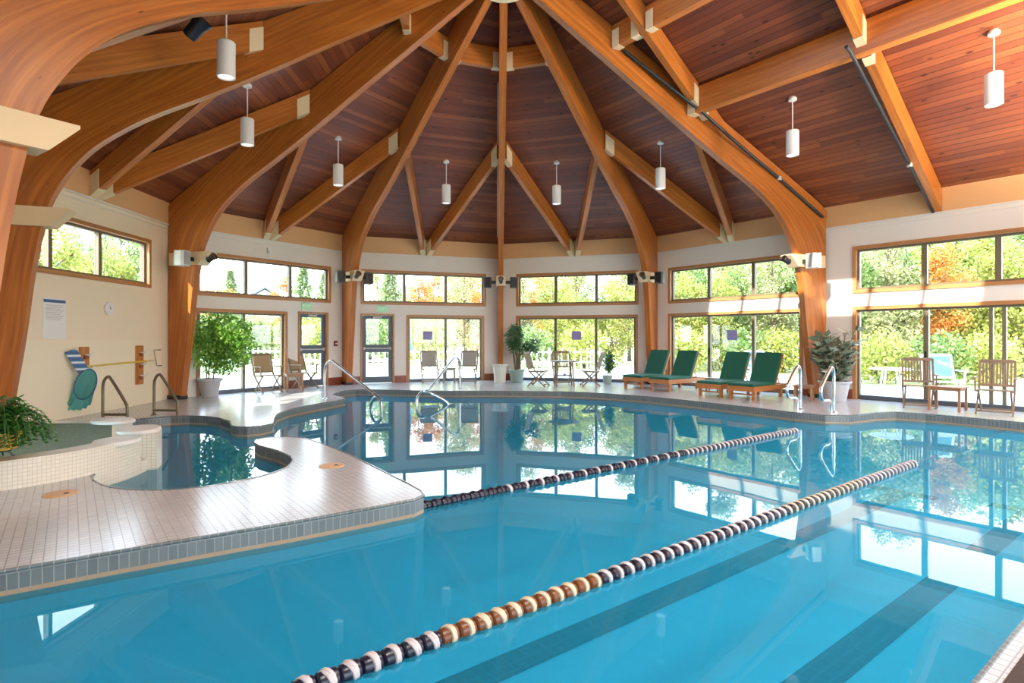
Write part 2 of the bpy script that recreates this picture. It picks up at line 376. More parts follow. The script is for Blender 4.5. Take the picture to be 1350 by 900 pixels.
# ------------------------------------------------------------------ walls, windows, doors
wnum = [0]; dnum = [0]; tnum = [0]
def wall_frame(a, b):
    t = (b-a).normalized(); return a, atan2(t.y, t.x), (b-a).length
def wall_mesh(name, a, b, opens, ext0=.07, ext1=.07, top=EAVE+.05, mats=('wall',), panel=None):
    o, rz, ln = wall_frame(a, b); mb = MB()
    xs = sorted({-ext0, ln+ext1, *[v for q in opens for v in q[:2]]})
    for x0, x1 in zip(xs, xs[1:]):
        xm = (x0+x1)/2; hs = sorted((q[2], q[3]) for q in opens if q[0] < xm < q[1]); z = -.02
        runs = []
        for h0, h1 in hs:
            if h0 > z+.001: runs.append((z, h0))
            z = h1
        runs.append((z, top))
        for z0, z1 in runs: mb.box(((x0+x1)/2, .11, (z0+z1)/2), (x1-x0, .22, z1-z0))
    w = mb.build(name, list(mats), None, o, (0,0,rz)); struct(w)
    # fascia band and picture rail
    tnum[0] += 1
    f = MB(); f.box((ln/2, -.012, (3.97+EAVE+.03)/2), (ln+.0, .024, EAVE+.03-3.97)); f.box((ln/2, -.02, 3.955), (ln, .04, .03), m=1); f.box((ln/2, -.012, 3.86), (ln, .024, .016), m=1)
    struct(f.build('trim_%d' % tnum[0], ['band', 'wall'], None, o, (0,0,rz)))
    return o, rz, ln
def window(o, rz, s0, s1, h0, h1, mull, tall=False, sticker=None, door=False):
    """glazed unit: wood casing, aluminium frame, mullions, panes"""
    if door: dnum[0] += 1; nm = 'door_%d' % dnum[0]
    else: wnum[0] += 1; nm = 'window_%d' % wnum[0]
    c = .075; mb = MB()
    for x0, x1, z0, z1 in ((s0, s1, h1-c, h1), (s0, s0+c, h0, h1-c), (s1-c, s1, h0, h1-c)):
        mb.box(((x0+x1)/2, .05, (z0+z1)/2), (x1-x0, .16, z1-z0))
    if not door: mb.box(((s0+s1)/2, .05, h0+c/2), (s1-s0-2*c, .16, c))
    root = struct(mb.build(nm, 'trimwood' , None, o, (0,0,rz)))
    a0, a1, b0, b1 = s0+c, s1-c, h0+(0.0 if door else c), h1-c
    fb = MB(); g = .045
    for x0, x1, z0, z1 in ((a0, a1, b1-g, b1), (a0, a0+g, b0, b1-g), (a1-g, a1, b0, b1-g)): fb.box(((x0+x1)/2, .10, (z0+z1)/2), (x1-x0, .09, z1-z0))
    fb.box(((a0+a1)/2, .10, b0+(.05 if door else g/2)), (a1-a0-2*g, .11, .10 if door else g), m=1 if door else 0)
    fb.build('frame', ['olive', 'darksill'], root)
    xs = [a0+g]
    for mx, mw in mull:
        q = MB(); q.box((mx, .10, (b0+b1)/2), (mw, .088, b1-b0-2*g if not door else b1-b0-g-.1)); 
        if door: q.v = [v+Vector((0,0,.03)) for v in q.v]
        q.build('mullion', 'olive', root); xs += [mx-mw/2, mx+mw/2]
    xs.append(a1-g); zb = b0+(.1 if door else g)
    for i in range(0, len(xs), 2):
        p = MB(); p.box(((xs[i]+xs[i+1])/2, .12, (zb+b1-g)/2), (xs[i+1]-xs[i], .008, b1-g-zb)); p.build('pane', 'glass', root)
        if sticker is not None and i//2 == sticker:
            q = MB(); q.box(((xs[i]+xs[i+1])/2+.02, .113, 1.46), (.30, .004, .27)); so_ = q.build('notice', 'violet', root); so_['label'] = 'small violet square notice stuck on the glass'
    if door and mull:
        q = MB(); q.box((mull[0][0], .045, 1.0), (.03, .03, .22)); q.box((mull[0][0], .055, 1.08), (.02, .03, .02)); q.box((mull[0][0], .055, .92), (.02, .03, .02)); q.build('handle', 'black', root)
    return root
def leafdoor(o, rz, s0, s1, h1=2.1):
    dnum[0] += 1; mb = MB(); c = .05
    for x0, x1, z0, z1 in ((s0, s1, h1-c, h1), (s0, s0+c, 0, h1-c), (s1-c, s1, 0, h1-c)): mb.box(((x0+x1)/2, .05, (z0+z1)/2), (x1-x0, .16, z1-z0))
    root = struct(mb.build('door_%d' % dnum[0], 'trimwood', None, o, (0,0,rz)))
    a0, a1, b1 = s0+c+.004, s1-c-.004, h1-c-.004; st = .115; f = MB(); y = .09; d = .05
    for x0, x1, z0, z1 in ((a0, a0+st, .01, b1), (a1-st, a1, .01, b1), (a0+st, a1-st, .01, .20), (a0+st, a1-st, .94, 1.18), (a0+st, a1-st, b1-.10, b1)): f.box(((x0+x1)/2, y, (z0+z1)/2), (x1-x0, d, z1-z0))
    f.build('leaf', 'slate', root)
    for z0, z1 in ((.20, .94), (1.18, b1-.10)):
        p = MB(); p.box(((a0+a1)/2, y, (z0+z1)/2), (a1-a0-2*st, .008, z1-z0)); p.build('pane', 'glass', root)
    b = MB(); b.tube([(a0+.06, .02, 1.06), (a1-.06, .02, 1.06)], .016); b.box((a0+.06, .045, 1.06), (.05, .06, .08)); b.box((a1-.06, .045, 1.06), (.05, .06, .08)); b.build('push_bar', 'lightgrey', root)
    b = MB(); b.box(((a0+a1)/2, .04, b1-.05), (.26, .05, .055)); b.tube([((a0+a1)/2+.1, .03, b1-.03), ((a0+a1)/2+.26, -.04, h1-.02), ((a0+a1)/2+.1, -.06, h1-.0), (a0+.3, .0, h1-.01)], .009); b.build('door_closer', 'lightgrey', root)
    return root
TH = (2.40, 3.46)
def third(a, b): return [(a+(b-a)/3, .085), (a+2*(b-a)/3, .085)]
# left wall (blank below, ribbon window above)
o, rz, ln = wall_mesh('wall_left', VK['B'], VK['C'], [(.45, 4.20, 2.46, 3.50)], mats=('wallwarm',))
window(o, rz, .45, 4.20, 2.46, 3.50, [(1.50,.085), (2.72,.085)])
pn = MB(); pn.box((2.45, -.02, .68), (4.2, .04, 1.30)); pn.box((2.45, -.025, 1.345), (4.2, .05, .02)); tnum[0] += 1
struct(pn.build('trim_%d' % tnum[0], 'ivory', None, o, (0,0,rz)))
# back left
o, rz, ln = wall_mesh('wall_back_left', VK['C'], VK['D'], [(.60, 4.45, *TH), (.60, 3.02, 0, 2.1), (3.36, 4.36, 0, 2.12)])
window(o, rz, .60, 4.45, *TH, third(.6, 4.45)); window(o, rz, .60, 3.02, 0, 2.1, [(1.82,.07)], door=True); leafdoor(o, rz, 3.36, 4.36, 2.12); CDF = (o, rz)
o, rz, ln = wall_mesh('wall_back', VK['D'], VK['E'], [(.49, 4.44, *TH), (.48, 1.49, 0, 2.12), (1.86, 4.38, 0, 2.1)])
window(o, rz, .49, 4.44, *TH, third(.49, 4.44)); leafdoor(o, rz, .48, 1.49, 2.12); window(o, rz, 1.86, 4.38, 0, 2.1, [(3.12,.07)], sticker=0, door=True); DEF_ = (o, rz)
o, rz, ln = wall_mesh('wall_back_right', VK['E'], VK['F'], [(.54, 4.44, *TH), (.54, 4.42, 0, 2.1)])
window(o, rz, .54, 4.44, *TH, third(.54, 4.44)); window(o, rz, .54, 4.42, 0, 2.1, [(1.83,.08), (3.13,.08)], sticker=1, door=True)
o, rz, ln = wall_mesh('wall_right', VK['F'], ENDR, [(.49, 4.44, *TH), (.49, 4.44, 0, 2.1), (5.56, 9.5, *TH), (5.56, 9.5, 0, 2.1), (10.5, 13.6, 0, 3.4)], .07, .2)
window(o, rz, .49, 4.44, *TH, third(.49, 4.44)); window(o, rz, .49, 4.44, 0, 2.1, [(1.81,.08), (3.12,.08)], sticker=1, door=True)
window(o, rz, 5.56, 9.5, *TH, [(6.92,.10), (8.13,.10)]); window(o, rz, 5.56, 9.5, 0, 2.1, [(6.95,.09), (8.02,.06), (8.22,.06)], sticker=3, door=True)
window(o, rz, 10.5, 13.6, 0, 3.4, [(12.05,.08)], door=True); RWF = (o, rz)
# near left wall beside the camera and the end wall behind it
o, rz, ln = wall_mesh('wall_left_near', ENDL, VK['B'], [], .2, .07)
o, rz, ln = wall_mesh('wall_end', ENDR, ENDL, [(1.0, 4.8, 0, 3.4), (5.4, 9.8, 0, 3.4), (10.4, 14.2, 0, 3.4)], .2, .2, EAVE+.1)
for a, b in ((1.0, 4.8), (5.4, 9.8), (10.4, 14.2)): window(o, rz, a, b, 0, 3.4, third(a, b), door=True)
gb = MB(); gb.prism([nw(AP, WEND, EAVE), nw(0, WEND, APEX), nw(-AP, WEND, EAVE)], WD*.22); struct(gb.build('wall_gable', 'wall'))
# baseboards
def base(side, o_rz_segs):
    o, rz, segs = o_rz_segs; b = MB()
    for a, c in segs: b.box(((a+c)/2, -.015, .11), (c-a, .03, .22))
    struct(b.build('baseboard_'+side, 'redwood', None, o, (0,0,rz)))
base('back_left', (VK['C'], CDF[1], [(3.03, 3.35), (4.37, SIDE-.1)])); base('back', (VK['D'], DEF_[1], [(.1, .47), (1.50, 1.85), (4.39, SIDE-.1)]))
base('back_right', (VK['E'], atan2(*(VK['F']-VK['E']).yx), [(.1, .53), (4.43, SIDE-.1)])); base('right', (VK['F'], RWF[1], [(.1, .48), (4.45, 4.84), (5.04, 5.55), (9.51, 10.4)]))
bb = MB(); bb.box((2.3, -.03, .05), (4.5, .03, .10)); struct(bb.build('baseboard_left', 'ivory', None, VK['B'], (0,0,atan2(*(VK['C']-VK['B']).yx))))

# ------------------------------------------------------------------ floor, pool
TC = Vector((-5.72, -4.40, 0)); TR, TI = 1.52, 1.26
def ring(rad, a): return (TC.x+rad*cos(radians(a)), TC.y+rad*sin(radians(a)))
def xy(v): return (v[0], v[1])
pool = [xy(nw(5.92, 8.0)), xy(nw(5.92, 6.3)), (8.27,-1.26), (8.0,-.86), (7.74,-.53), (7.37,-.27), (6.9,-.36), (6.5,-.58), (6.2,-.72), (5.8,-.66), (5.43,-.30), (5.03,.36), (4.56,1.10), (4.03,1.87), (3.39,2.69), (2.61,3.38), (2.1,3.70), (1.54,3.92), (.76,4.06), (-.43,4.16), (-1.21,4.16), (-2.02,4.26), (-2.85,4.48), (-3.48,4.64), (-3.9,4.62), (-4.15,4.35), (-4.25,3.9), (-4.16,3.3), (-3.60,2.40), (-3.76,1.85), (-3.93,1.36), (-4.07,.9), (-4.19,.42), (-4.18,-.19), (-4.04,-.7), (-3.80,-1.40), (-3.88,-1.66), (-4.05,-1.76), (-4.22,-1.74), (-4.36,-1.62), (-4.6,-1.14), (-4.96,-.74), (-5.28,-.52), (-5.64,-.43), (-5.93,-.5), (-6.2,-.72), (-6.45,-1.15), (-6.45,-1.8), (-6.2,-2.5), (-5.85,-2.80)]
pool += [ring(TR-.07, a) for a in (86, 70, 55, 40, 25, 14, 5)]
pool += [(-4.28,-4.55), (-4.33,-4.72), (-4.24,-4.96), (-4.10,-5.13), (-3.92,-5.29), (-3.74,-5.41), (-3.54,-5.49), (-3.3,-5.52), (-3.09,-5.50), (-2.91,-5.41), (-2.74,-5.27), (-2.58,-5.08), (-2.46,-4.86), (-2.41,-4.58), (-2.46,-4.28), (-2.57,-4.03), (-2.86,-3.66), (-3.22,-3.33), (-3.38,-3.10), (-3.44,-2.88), (-3.36,-2.74), (-3.08,-2.68), (-2.82,-2.80), (-2.53,-3.12), (-1.92,-3.93), (-1.39,-4.74), (-.98,-5.36), (-.84,-5.60), (-.80,-5.74), (-.86,-5.87), (-1.19,-6.11)]
pool += [xy(nw(-5.2,4.22)), xy(nw(-6.2,4.13)), xy(nw(-7.05,4.08)), xy(nw(-7.3,4.2)), xy(nw(-7.3,8.0))]
tub = [ring(TI, a) for a in range(-52, 133, 8)]
outer = [xy(p) for p in (VK['B'], VK['C'], VK['D'], VK['E'], VK['F'], ENDR, ENDL)]
def cdt(loops):
    ls = [[Vector((x,y,0)) for x, y in lp] for lp in loops]; tris = tessellate_polygon(ls); flat = [v for l in ls for v in l]
    return flat, [tuple(t) for t in tris]
fv, ft = cdt([outer, pool, tub])
WZ = -.155
fl = MB(); fs = []
for t in ft:
    a, b, c = [fv[i] for i in t]; fs.append(t if (b-a).cross(c-a).z > 0 else t[::-1])
fl.add(fv, fs)
floor = struct(fl.build('floor', 'deck'))
def vwall(mb, loop, zs, mids, close=True, flip=False):
    u = 0; n = len(loop)
    for i in range(n if close else n-1):
        a, b = loop[i], loop[(i+1)%n]; d = sqrt((a[0]-b[0])**2+(a[1]-b[1])**2)
        for (z0, z1), m in zip(zip(zs, zs[1:]), mids):
            q = [(a[0],a[1],z0), (b[0],b[1],z0), (b[0],b[1],z1), (a[0],a[1],z1)]; uv = [(u,z0), (u+d,z0), (u+d,z1), (u,z1)]
            if flip: q = q[::-1]; uv = uv[::-1]
            mb.add(q, [(0,1,2,3)], [uv], m)
        u += d
BZ = -1.25
pb = MB(); vwall(pb, pool, (0.0, -.125, -.20, BZ), (0, 1, 2))
pv, pt = cdt([pool]); pb.add([(p.x,p.y,BZ) for p in pv], [t if (pv[t[1]]-pv[t[0]]).cross(pv[t[2]]-pv[t[0]]).z > 0 else t[::-1] for t in pt], [[(pv[i].x, pv[i].y) for i in (t if (pv[t[1]]-pv[t[0]]).cross(pv[t[2]]-pv[t[0]]).z > 0 else t[::-1])] for t in pt], 2)
struct(pb.build('pool_basin', ['edge', 'edgetan', 'basin']))
wt = MB(); wt.add([(p.x,p.y,WZ) for p in pv], [t if (pv[t[1]]-pv[t[0]]).cross(pv[t[2]]-pv[t[0]]).z > 0 else t[::-1] for t in pt])
w_ = wt.build('pool_water', 'water'); tag(w_, 'still turquoise water filling the curved swimming pool', 'water', kind='stuff')
# rounded coping lip round the pool
cp = MB(); cp.tube([(x,y,-.006) for x, y in pool], .014, 6, closed=True); struct(cp.build('trim_%d' % (tnum[0]+1), 'edge', smooth=True)); tnum[0] += 1
gt = MB(); gt.add([nw(-7.2,8.07,.003), nw(5.9,8.07,.003), nw(5.9,8.14,.003), nw(-7.2,8.14,.003)], [(0,3,2,1)]); tnum[0] += 1; struct(gt.build('trim_%d' % tnum[0], 'soil'))
# lane lines on the pool bottom
for w0, n0, n1 in ((5.0, -6.6, 4.6), (6.62, -6.6, 4.9)):
    q = MB(); q.add([nw(n0, w0-.15, BZ+.006), nw(n1, w0-.15, BZ+.006), nw(n1, w0+.15, BZ+.006), nw(n0, w0+.15, BZ+.006)], [(0,1,2,3)])
    q.add([nw(n1, w0-.5, BZ+.006), nw(n1+.3, w0-.5, BZ+.006), nw(n1+.3, w0+.5, BZ+.006), nw(n1, w0+.5, BZ+.006)], [(0,1,2,3)])
    tnum[0] += 1; struct(q.build('trim_%d' % tnum[0], 'laneline'))

# ------------------------------------------------------------------ raised hot tub
ht = thing('hot_tub', 'raised round hot tub of cream mosaic tile at the left', 'hot tub', (TC.x, TC.y, 0))
RIM = .27
def arcwall(name, a0, a1, zb, step=4, ro=TR, ri=TI):
    n = max(2, int((a1-a0)/step)); A = [radians(a0+(a1-a0)*i/n) for i in range(n+1)]; b = MB()
    for i in range(n):
        t, s_ = A[i], A[i+1]
        for r, m, fl_ in ((ro, 0, False), (ri, 1, True)):
            q = [(r*cos(t), r*sin(t), zb), (r*cos(s_), r*sin(s_), zb), (r*cos(s_), r*sin(s_), RIM), (r*cos(t), r*sin(t), RIM)]; uv = [(r*t,zb), (r*s_,zb), (r*s_,RIM), (r*t,RIM)]
            if fl_: q = q[::-1]; uv = uv[::-1]
            b.add(q, [(0,1,2,3)], [uv], m)
        b.add([(ro*cos(t), ro*sin(t), RIM), (ro*cos(s_), ro*sin(s_), RIM), (ri*cos(s_), ri*sin(s_), RIM), (ri*cos(t), ri*sin(t), RIM)], [(0,1,2,3)], [[(0,0),(.1,0),(.1,.2),(0,.2)]], 0)
    for t, k in ((A[0], 0), (A[-1], 1)):
        q = [(ro*cos(t), ro*sin(t), zb), (ro*cos(t), ro*sin(t), RIM), (ri*cos(t), ri*sin(t), RIM), (ri*cos(t), ri*sin(t), zb)]
        b.add(q if k else q[::-1], [(0,1,2,3)], [[(0,zb),(0,RIM),(.26,RIM),(.26,zb)]], 0)
    return b.build(name, ['cream', 'green'], ht)
arcwall('wall', -58, 8, -1.0); arcwall('wall', 15, 31, -1.0, 4, TR+.10, TI+.02); arcwall('wall', 62, 136, -1.0)
def capstone(a, ln, wd, z, name='cap'):
    c = ((TR+TI)/2*cos(radians(a)), (TR+TI)/2*sin(radians(a))); b = MB()
    T = Matrix.Translation((c[0], c[1], 0)) @ Matrix.Rotation(radians(a+90), 4, 'Z') @ Matrix.Diagonal((ln/2, wd/2, 1, 1))
    b.lathe([(.97, z), (1.0, z+.012), (1.0, z+.035), (.96, z+.045)], 28, T=T); return b.build(name, 'cap', ht, smooth=True)
capstone(24, .56, .46, RIM); capstone(70, .62, .42, RIM); capstone(-1, .52, .42, RIM-.035)
b = MB(); pts = [Vector((0,0,0))]
b.lathe([(TI-.002, -.8), (.02, -.8)], 40, capb=False); fl_in = b.build('basin_floor', 'green', ht)
for a0, a1, z in ((8, 15, -.02), (31, 62, -.10)):
    b = MB(); A = [radians(a0+(a1-a0)*i/6) for i in range(7)]
    for t, s_ in zip(A, A[1:]):
        vsx = [(r*cos(q), r*sin(q), zz) for q in (t, s_) for r in (TI, TR) for zz in (-1.0, z)]
        b.add(vsx, [(0,1,3,2),(4,6,7,5),(0,4,5,1),(2,3,7,6),(0,2,6,4),(1,5,7,3)])
    b.build('step', 'cream', ht)
b = MB(); b.lathe([(TI-.004, -.45), (.01, -.45)], 40, capb=False); b.build('tub_water', 'water', ht)

# ------------------------------------------------------------------ timber ribs
RIB_IN = [(7.60,0),(7.50,.7),(7.40,1.4),(7.28,2.4),(7.13,3.2),(6.97,3.62),(6.72,4.02),(6.38,4.38),(5.8,4.80),(5.1,5.19),(4.45,5.57),(3.8,5.97),(3.2,6.35),(1.65,7.30),(.55,7.98),(.40,8.07)]
RIB_OUT = [(7.95,0),(7.95,.7),(7.95,1.4),(7.95,2.4),(7.95,3.2),(7.95,3.7),(7.95,4.1),(7.93,4.40),(7.2,4.86),(6.2,5.43),(5.2,6.0),(4.4,6.45),(3.65,6.88),(2.0,7.82),(.85,8.47),(.70,8.56)]
RIB_T = .16
def make_rib(name, label):
    root = thing(name, label, 'beam', (0,0,0), 0, 'arched timber ribs meeting at the roof peak')
    I = bez([(7.8-r, 0, z) for r, z in RIB_IN], 4); Oo = bez([(7.8-r, 0, z) for r, z in RIB_OUT], 4)
    b = MB(); u = 0; h = RIB_T/2; n = len(I)
    for i in range(n-1):
        a0, a1, c0, c1 = I[i], I[i+1], Oo[i], Oo[i+1]; d = ((a1-a0).length+(c1-c0).length)/2
        w0, w1 = (c0-a0).length, (c1-a1).length; Y = Vector((0,h,0))
        for q, uv in (([a0+Y, a1+Y, c1+Y, c0+Y], [(u,0),(u+d,0),(u+d,w1),(u,w0)]), ([a0-Y, c0-Y, c1-Y, a1-Y], [(u+30,0),(u+30,w0),(u+30+d,w1),(u+30+d,0)]),
                      ([a0-Y, a1-Y, a1+Y, a0+Y], [(u+60,5),(u+60+d,5),(u+60+d,5+2*h),(u+60,5+2*h)]), ([c0+Y, c1+Y, c1-Y, c0-Y], [(u,9),(u+d,9),(u+d,9.1),(u,9.1)])):
            b.add(q, [(0,1,2,3)], [uv])
        u += d
    Y = Vector((0,h,0))
    b.add([I[0]-Y, I[0]+Y, Oo[0]+Y, Oo[0]-Y], [(0,1,2,3)]); b.add([I[-1]-Y, Oo[-1]-Y, Oo[-1]+Y, I[-1]+Y], [(0,1,2,3)])
    b.build('arch', 'glulam', root)
    c = MB(); w = .15; poly = [(7.8-7.86, -w, 3.02), (7.8-7.05, -w, 3.02), (7.8-6.82, -w, 3.27), (7.8-6.82, -w, 3.30), (7.8-7.86, -w, 3.30)]
    c.prism(poly, (0, 2*w, 0)); c.build('collar', 'collar', root)
    f = MB(); f.box((0, 0, .045), (.42, .21, .09)); f.build('base_shoe', 'black', root)
    return root
rib_lab = {'E':'central timber rib rising straight above the cream fluted pot', 'D':'arched timber rib left of the slate blue door with two square lights', 'C':'arched timber rib beside the potted ficus tree at the left',
 'B':'arched timber rib beside the rules notice on the left wall', 'A':'nearest and largest arched timber rib at the left edge of the picture', 'F':'arched timber rib behind the far pair of green loungers', 'G':'arched timber rib beside the broad-leaved potted plant on the right'}
ribs = {}
proto = None
for c, k in zip('EDCBAFG', (0,-1,-2,-3,-4,1,2)):
    u = az(k); rzz = atan2(-u.y, -u.x)
    if proto is None: proto = make_rib('arched_rib', rib_lab[c]); r = proto; r.location = u*7.8; r.rotation_euler = (0,0,rzz)
    else: r = dup(proto, u*7.8, rzz, rib_lab[c])
    ribs[c] = (u*7.8, rzz)
hub = thing('peak_hub', 'beige steel hub joining the ribs at the roof peak', 'bracket', (0,0,8.0))
b = MB(); b.lathe([(.44, -.02), (.46, 0), (.46, .06), (.40, .10), (.40, .86)], 20); b.build('drum', 'hanger', hub)
b = MB(); b.lathe([(.20, -.07), (.22, -.02)], 20); b.build('bottom_plate', 'hanger', hub)
# rafters, purlins with their hangers
def timber(name, label, p0, p1, w, d, group, hang=(True, True), cat='beam', mat_='rafter', hl=.17):
    p0, p1 = Vector(p0), Vector(p1); root = thing(name, label, cat, p0, 0, group); q = p1-p0
    b = MB(); b.beam((0,0,0), q, w, d); b.build('timber', mat_, root)
    for k, e in enumerate((0.0, 1.0)):
        if not hang[k]: continue
        t = q.normalized(); a = q*e; c = a+t*hl*(1 if k == 0 else -1)
        h = MB(); hh = Vector((0,0,-.10)); sd = Vector((-t.y, t.x, 0)).normalized()*(w/2+.006)
        a2, c2 = a+hh, c+hh
        for sgn in (-1, 1):
            h.beam(a2+sd*sgn, c2+sd*sgn, .012, d-.10)
        h.beam(a2+Vector((0,0,-(d-.10))), c2+Vector((0,0,-(d-.10))), w+.024, .012)
        h.build('hanger', 'hanger', root)
    return root
bay_name = {-3.5:'bay at the left edge', -2.5:'bay over the wall clock', -1.5:'bay above the ficus', -.5:'bay above the grey chairs', .5:'bay above the round table', 1.5:'bay above the loungers'}
VR = 4.25
for k in (-3.5,-2.5,-1.5,-.5,.5,1.5):
    n = az(k); t = Vector((n.y, -n.x, 0)); Mp = n*(AP-.03)
    for sgn, side in ((-1, 'left'), (1, 'right')):
        u = az(k+sgn*.5); p = u*VR - t*sgn*.08
        a = Vector((Mp.x, Mp.y, 0)) + t*sgn*.09; 
        if k == 1.5 and sgn == 1: side = 'right'
        P0 = Vector((a.x, a.y, deck_h(k, a)-.03)); P1 = Vector((p.x, p.y, deck_h(k, p)-.03))
        timber('jack_rafter', '%s sloping rafter of the V in the %s' % (side, bay_name[k]), P0, P1, .13, .46, 'V-shaped rafters between the ribs', hl=.28)
    # ring purlin close to the peak
    if k != 1.5:
        r0 = 2.0; a = az(k-.5)*r0+t*.08*1; b_ = az(k+.5)*r0-t*.08
        z = deck_h(k, (a+b_)/2)-.03
        timber('ring_purlin', 'short level purlin near the peak in the %s' % bay_name[k], (a.x,a.y,z), (b_.x,b_.y,z), .13, .44, 'level purlins ringing the peak')
def fg(n, w, dz=0): return nw(n, w, EAVE+SL*(AP-n)+dz)
timber('purlin', 'heavy level purlin running right from the right rib', fg(3.93, 1.36, -.03), fg(3.93, 7.9, -.03), .20, .52, 'purlins over the right side', (True, False))
timber('purlin', 'short upper purlin between the right rib and the steep rafter', fg(2.2, .80, -.03), fg(2.2, 1.46, -.03), .16, .44, 'purlins over the right side')
timber('purlin', 'upper purlin at the top edge right of the steep rafter', fg(2.2, 1.64, -.03), fg(2.2, 7.9, -.03), .16, .44, 'purlins over the right side', (True, False))
timber('rafter', 'steep upper rafter ending on the heavy right purlin beside the rib', fg(.25, 1.55, -.03), fg(3.83, 1.55, -.03), .13, .46, 'rafters over the right side', (False, True))
timber('rafter', 'short lower rafter dying into the side of the right rib', fg(4.04, 1.55, -.03), fg(5.1, 1.55, -.03), .13, .44, 'rafters over the right side', (True, False))
timber('rafter', 'upper rafter above the heavy purlin at top right', fg(.25, 4.72, -.03), fg(3.83, 4.72, -.03), .13, .46, 'rafters over the right side', (False, True))
timber('rafter', 'lower rafter running from heavy purlin down to the right wall', fg(4.04, 4.72, -.03), fg(7.57, 4.72, -.03), .13, .46, 'rafters over the right side', (True, False))
timber('rafter', 'last rafter beyond the right edge of the picture', fg(.25, 7.98, -.03), fg(7.57, 7.98, -.03), .16, .5, 'rafters over the right side', (False, False))
# level purlin on the near left slope, seen under the nearest rib
# ------------------------------------------------------------------ tubes on the timbers
def tube_thing(name, label, pts, r, m, cat='pipe', group=None, clips=()):
    root = thing(name, label, cat, pts[0], 0, group); P = [Vector(p)-Vector(pts[0]) for p in pts]
    b = MB(); b.tube(P, r, 10); b.build('pipe', m, root, smooth=True)
    for p in clips:
        c = MB(); p = Vector(p)-Vector(pts[0]); c.lathe([(r*1.6, -.04), (r*1.6, .04)], 10, c=p); c.build('clip', 'lightgrey', root)
    return root
uG = az(2); sG = Vector((uG.y, -uG.x, 0))
def ribpt(k, r, h, off): u = az(k); s_ = Vector((u.y, -u.x, 0)); return u*r + s_*off + Vector((0,0,h))
tube_thing('drain_pipe', 'thin black pipe running down the side of the right rib', [ribpt(2, 2.50, 7.20, .12), ribpt(2, 3.6, 6.52, .24), ribpt(2, 4.3, 6.09, .33), ribpt(2, 5.0, 5.72, .25), ribpt(2, 6.5, 4.98, .13), ribpt(2, 7.8, 4.2, .13)], .035, 'blacktube', 'pipe', 'black pipes along the timbers', [ribpt(2, 6.5, 4.98, .13)])
tube_thing('drain_pipe', 'thin black pipe hung beside the lower right rafter', [fg(3.55, 4.60, -.72), fg(3.7, 4.60, -.66), fg(6.3, 4.62, -.50), fg(7.55, 4.64, -.50)], .03, 'blacktube', 'pipe', 'black pipes along the timbers', [fg(6.3, 4.62, -.50)])
tube_thing('drain_pipe', 'dark blue pipe along the top of the nearest left rib', [ribpt(-4, 7.6, 5.55, -.14), ribpt(-4, 6.6, 5.62, -.14), ribpt(-4, 5.2, 5.98, -.14), ribpt(-4, 3.4, 6.9, -.14)], .035, 'bluegrey', 'pipe', 'black pipes along the timbers')
tube_thing('conduit', 'thin pale conduit down the left side of the central rib', [ribpt(0, 2.6, 7.38, -.10), ribpt(0, 4.3, 6.40, -.10), ribpt(0, 6.9, 4.5, -.10)], .014, 'lightgrey')

# ------------------------------------------------------------------ pendants
def make_pendant(label):
    root = thing('pendant_lamp', label, 'lamp', (0,0,0), 0, 'white cylinder pendants')
    b = MB(); b.lathe([(.075, -.05), (.08, -.045), (.08, -.01), (.05, .03)], 20); b.build('canopy', 'white', root, smooth=True)
    b = MB(); b.tube([(0,0,-.04), (0,0,-.64)], .011, 8); b.build('rod', 'white', root)
    b = MB(); b.lathe([(.02,-.625), (.105,-.64), (.118,-.655), (.118,-1.13), (.108,-1.135), (.10,-1.12)], 28, capt=False, capb=False); b.build('shade', 'white', root, smooth=True)
    b = MB(); b.lathe([(.10, -1.118), (.001, -1.112)], 28, capb=False, capt=False); b.build('diffuser', 'lamp', root)
    return root
pl = [(-3.5, 0, 'pendant hanging under the nearest left rib, largest of the left ones'), (-2.5, 0, 'pendant in front of the left beams, with its canopy in view'), (-1.5, 0, 'pendant hanging above the left pair of wooden chairs'),
      (-.5, 0, 'pendant hanging left of the central rib'), (.5, 0, 'pendant hanging right of the central rib'), (1.5, -.1, 'pendant hanging above the green loungers'), (1.5, 3.1, 'pendant hanging right of the right rib near the heavy purlin'), (1.5, 6.22, 'pendant at the far right edge, in front of the right ceiling')]
pp = None
for k, w, lab in pl:
    n = az(k); t = Vector((n.y, -n.x, 0)); p = n*4.80 + t*w; loc = Vector((p.x, p.y, EAVE+SL*(AP-4.8)))
    if pp is None: pp = make_pendant('white cylinder '+lab); pp.location = loc
    else: dup(pp, loc, 0, 'white cylinder '+lab)
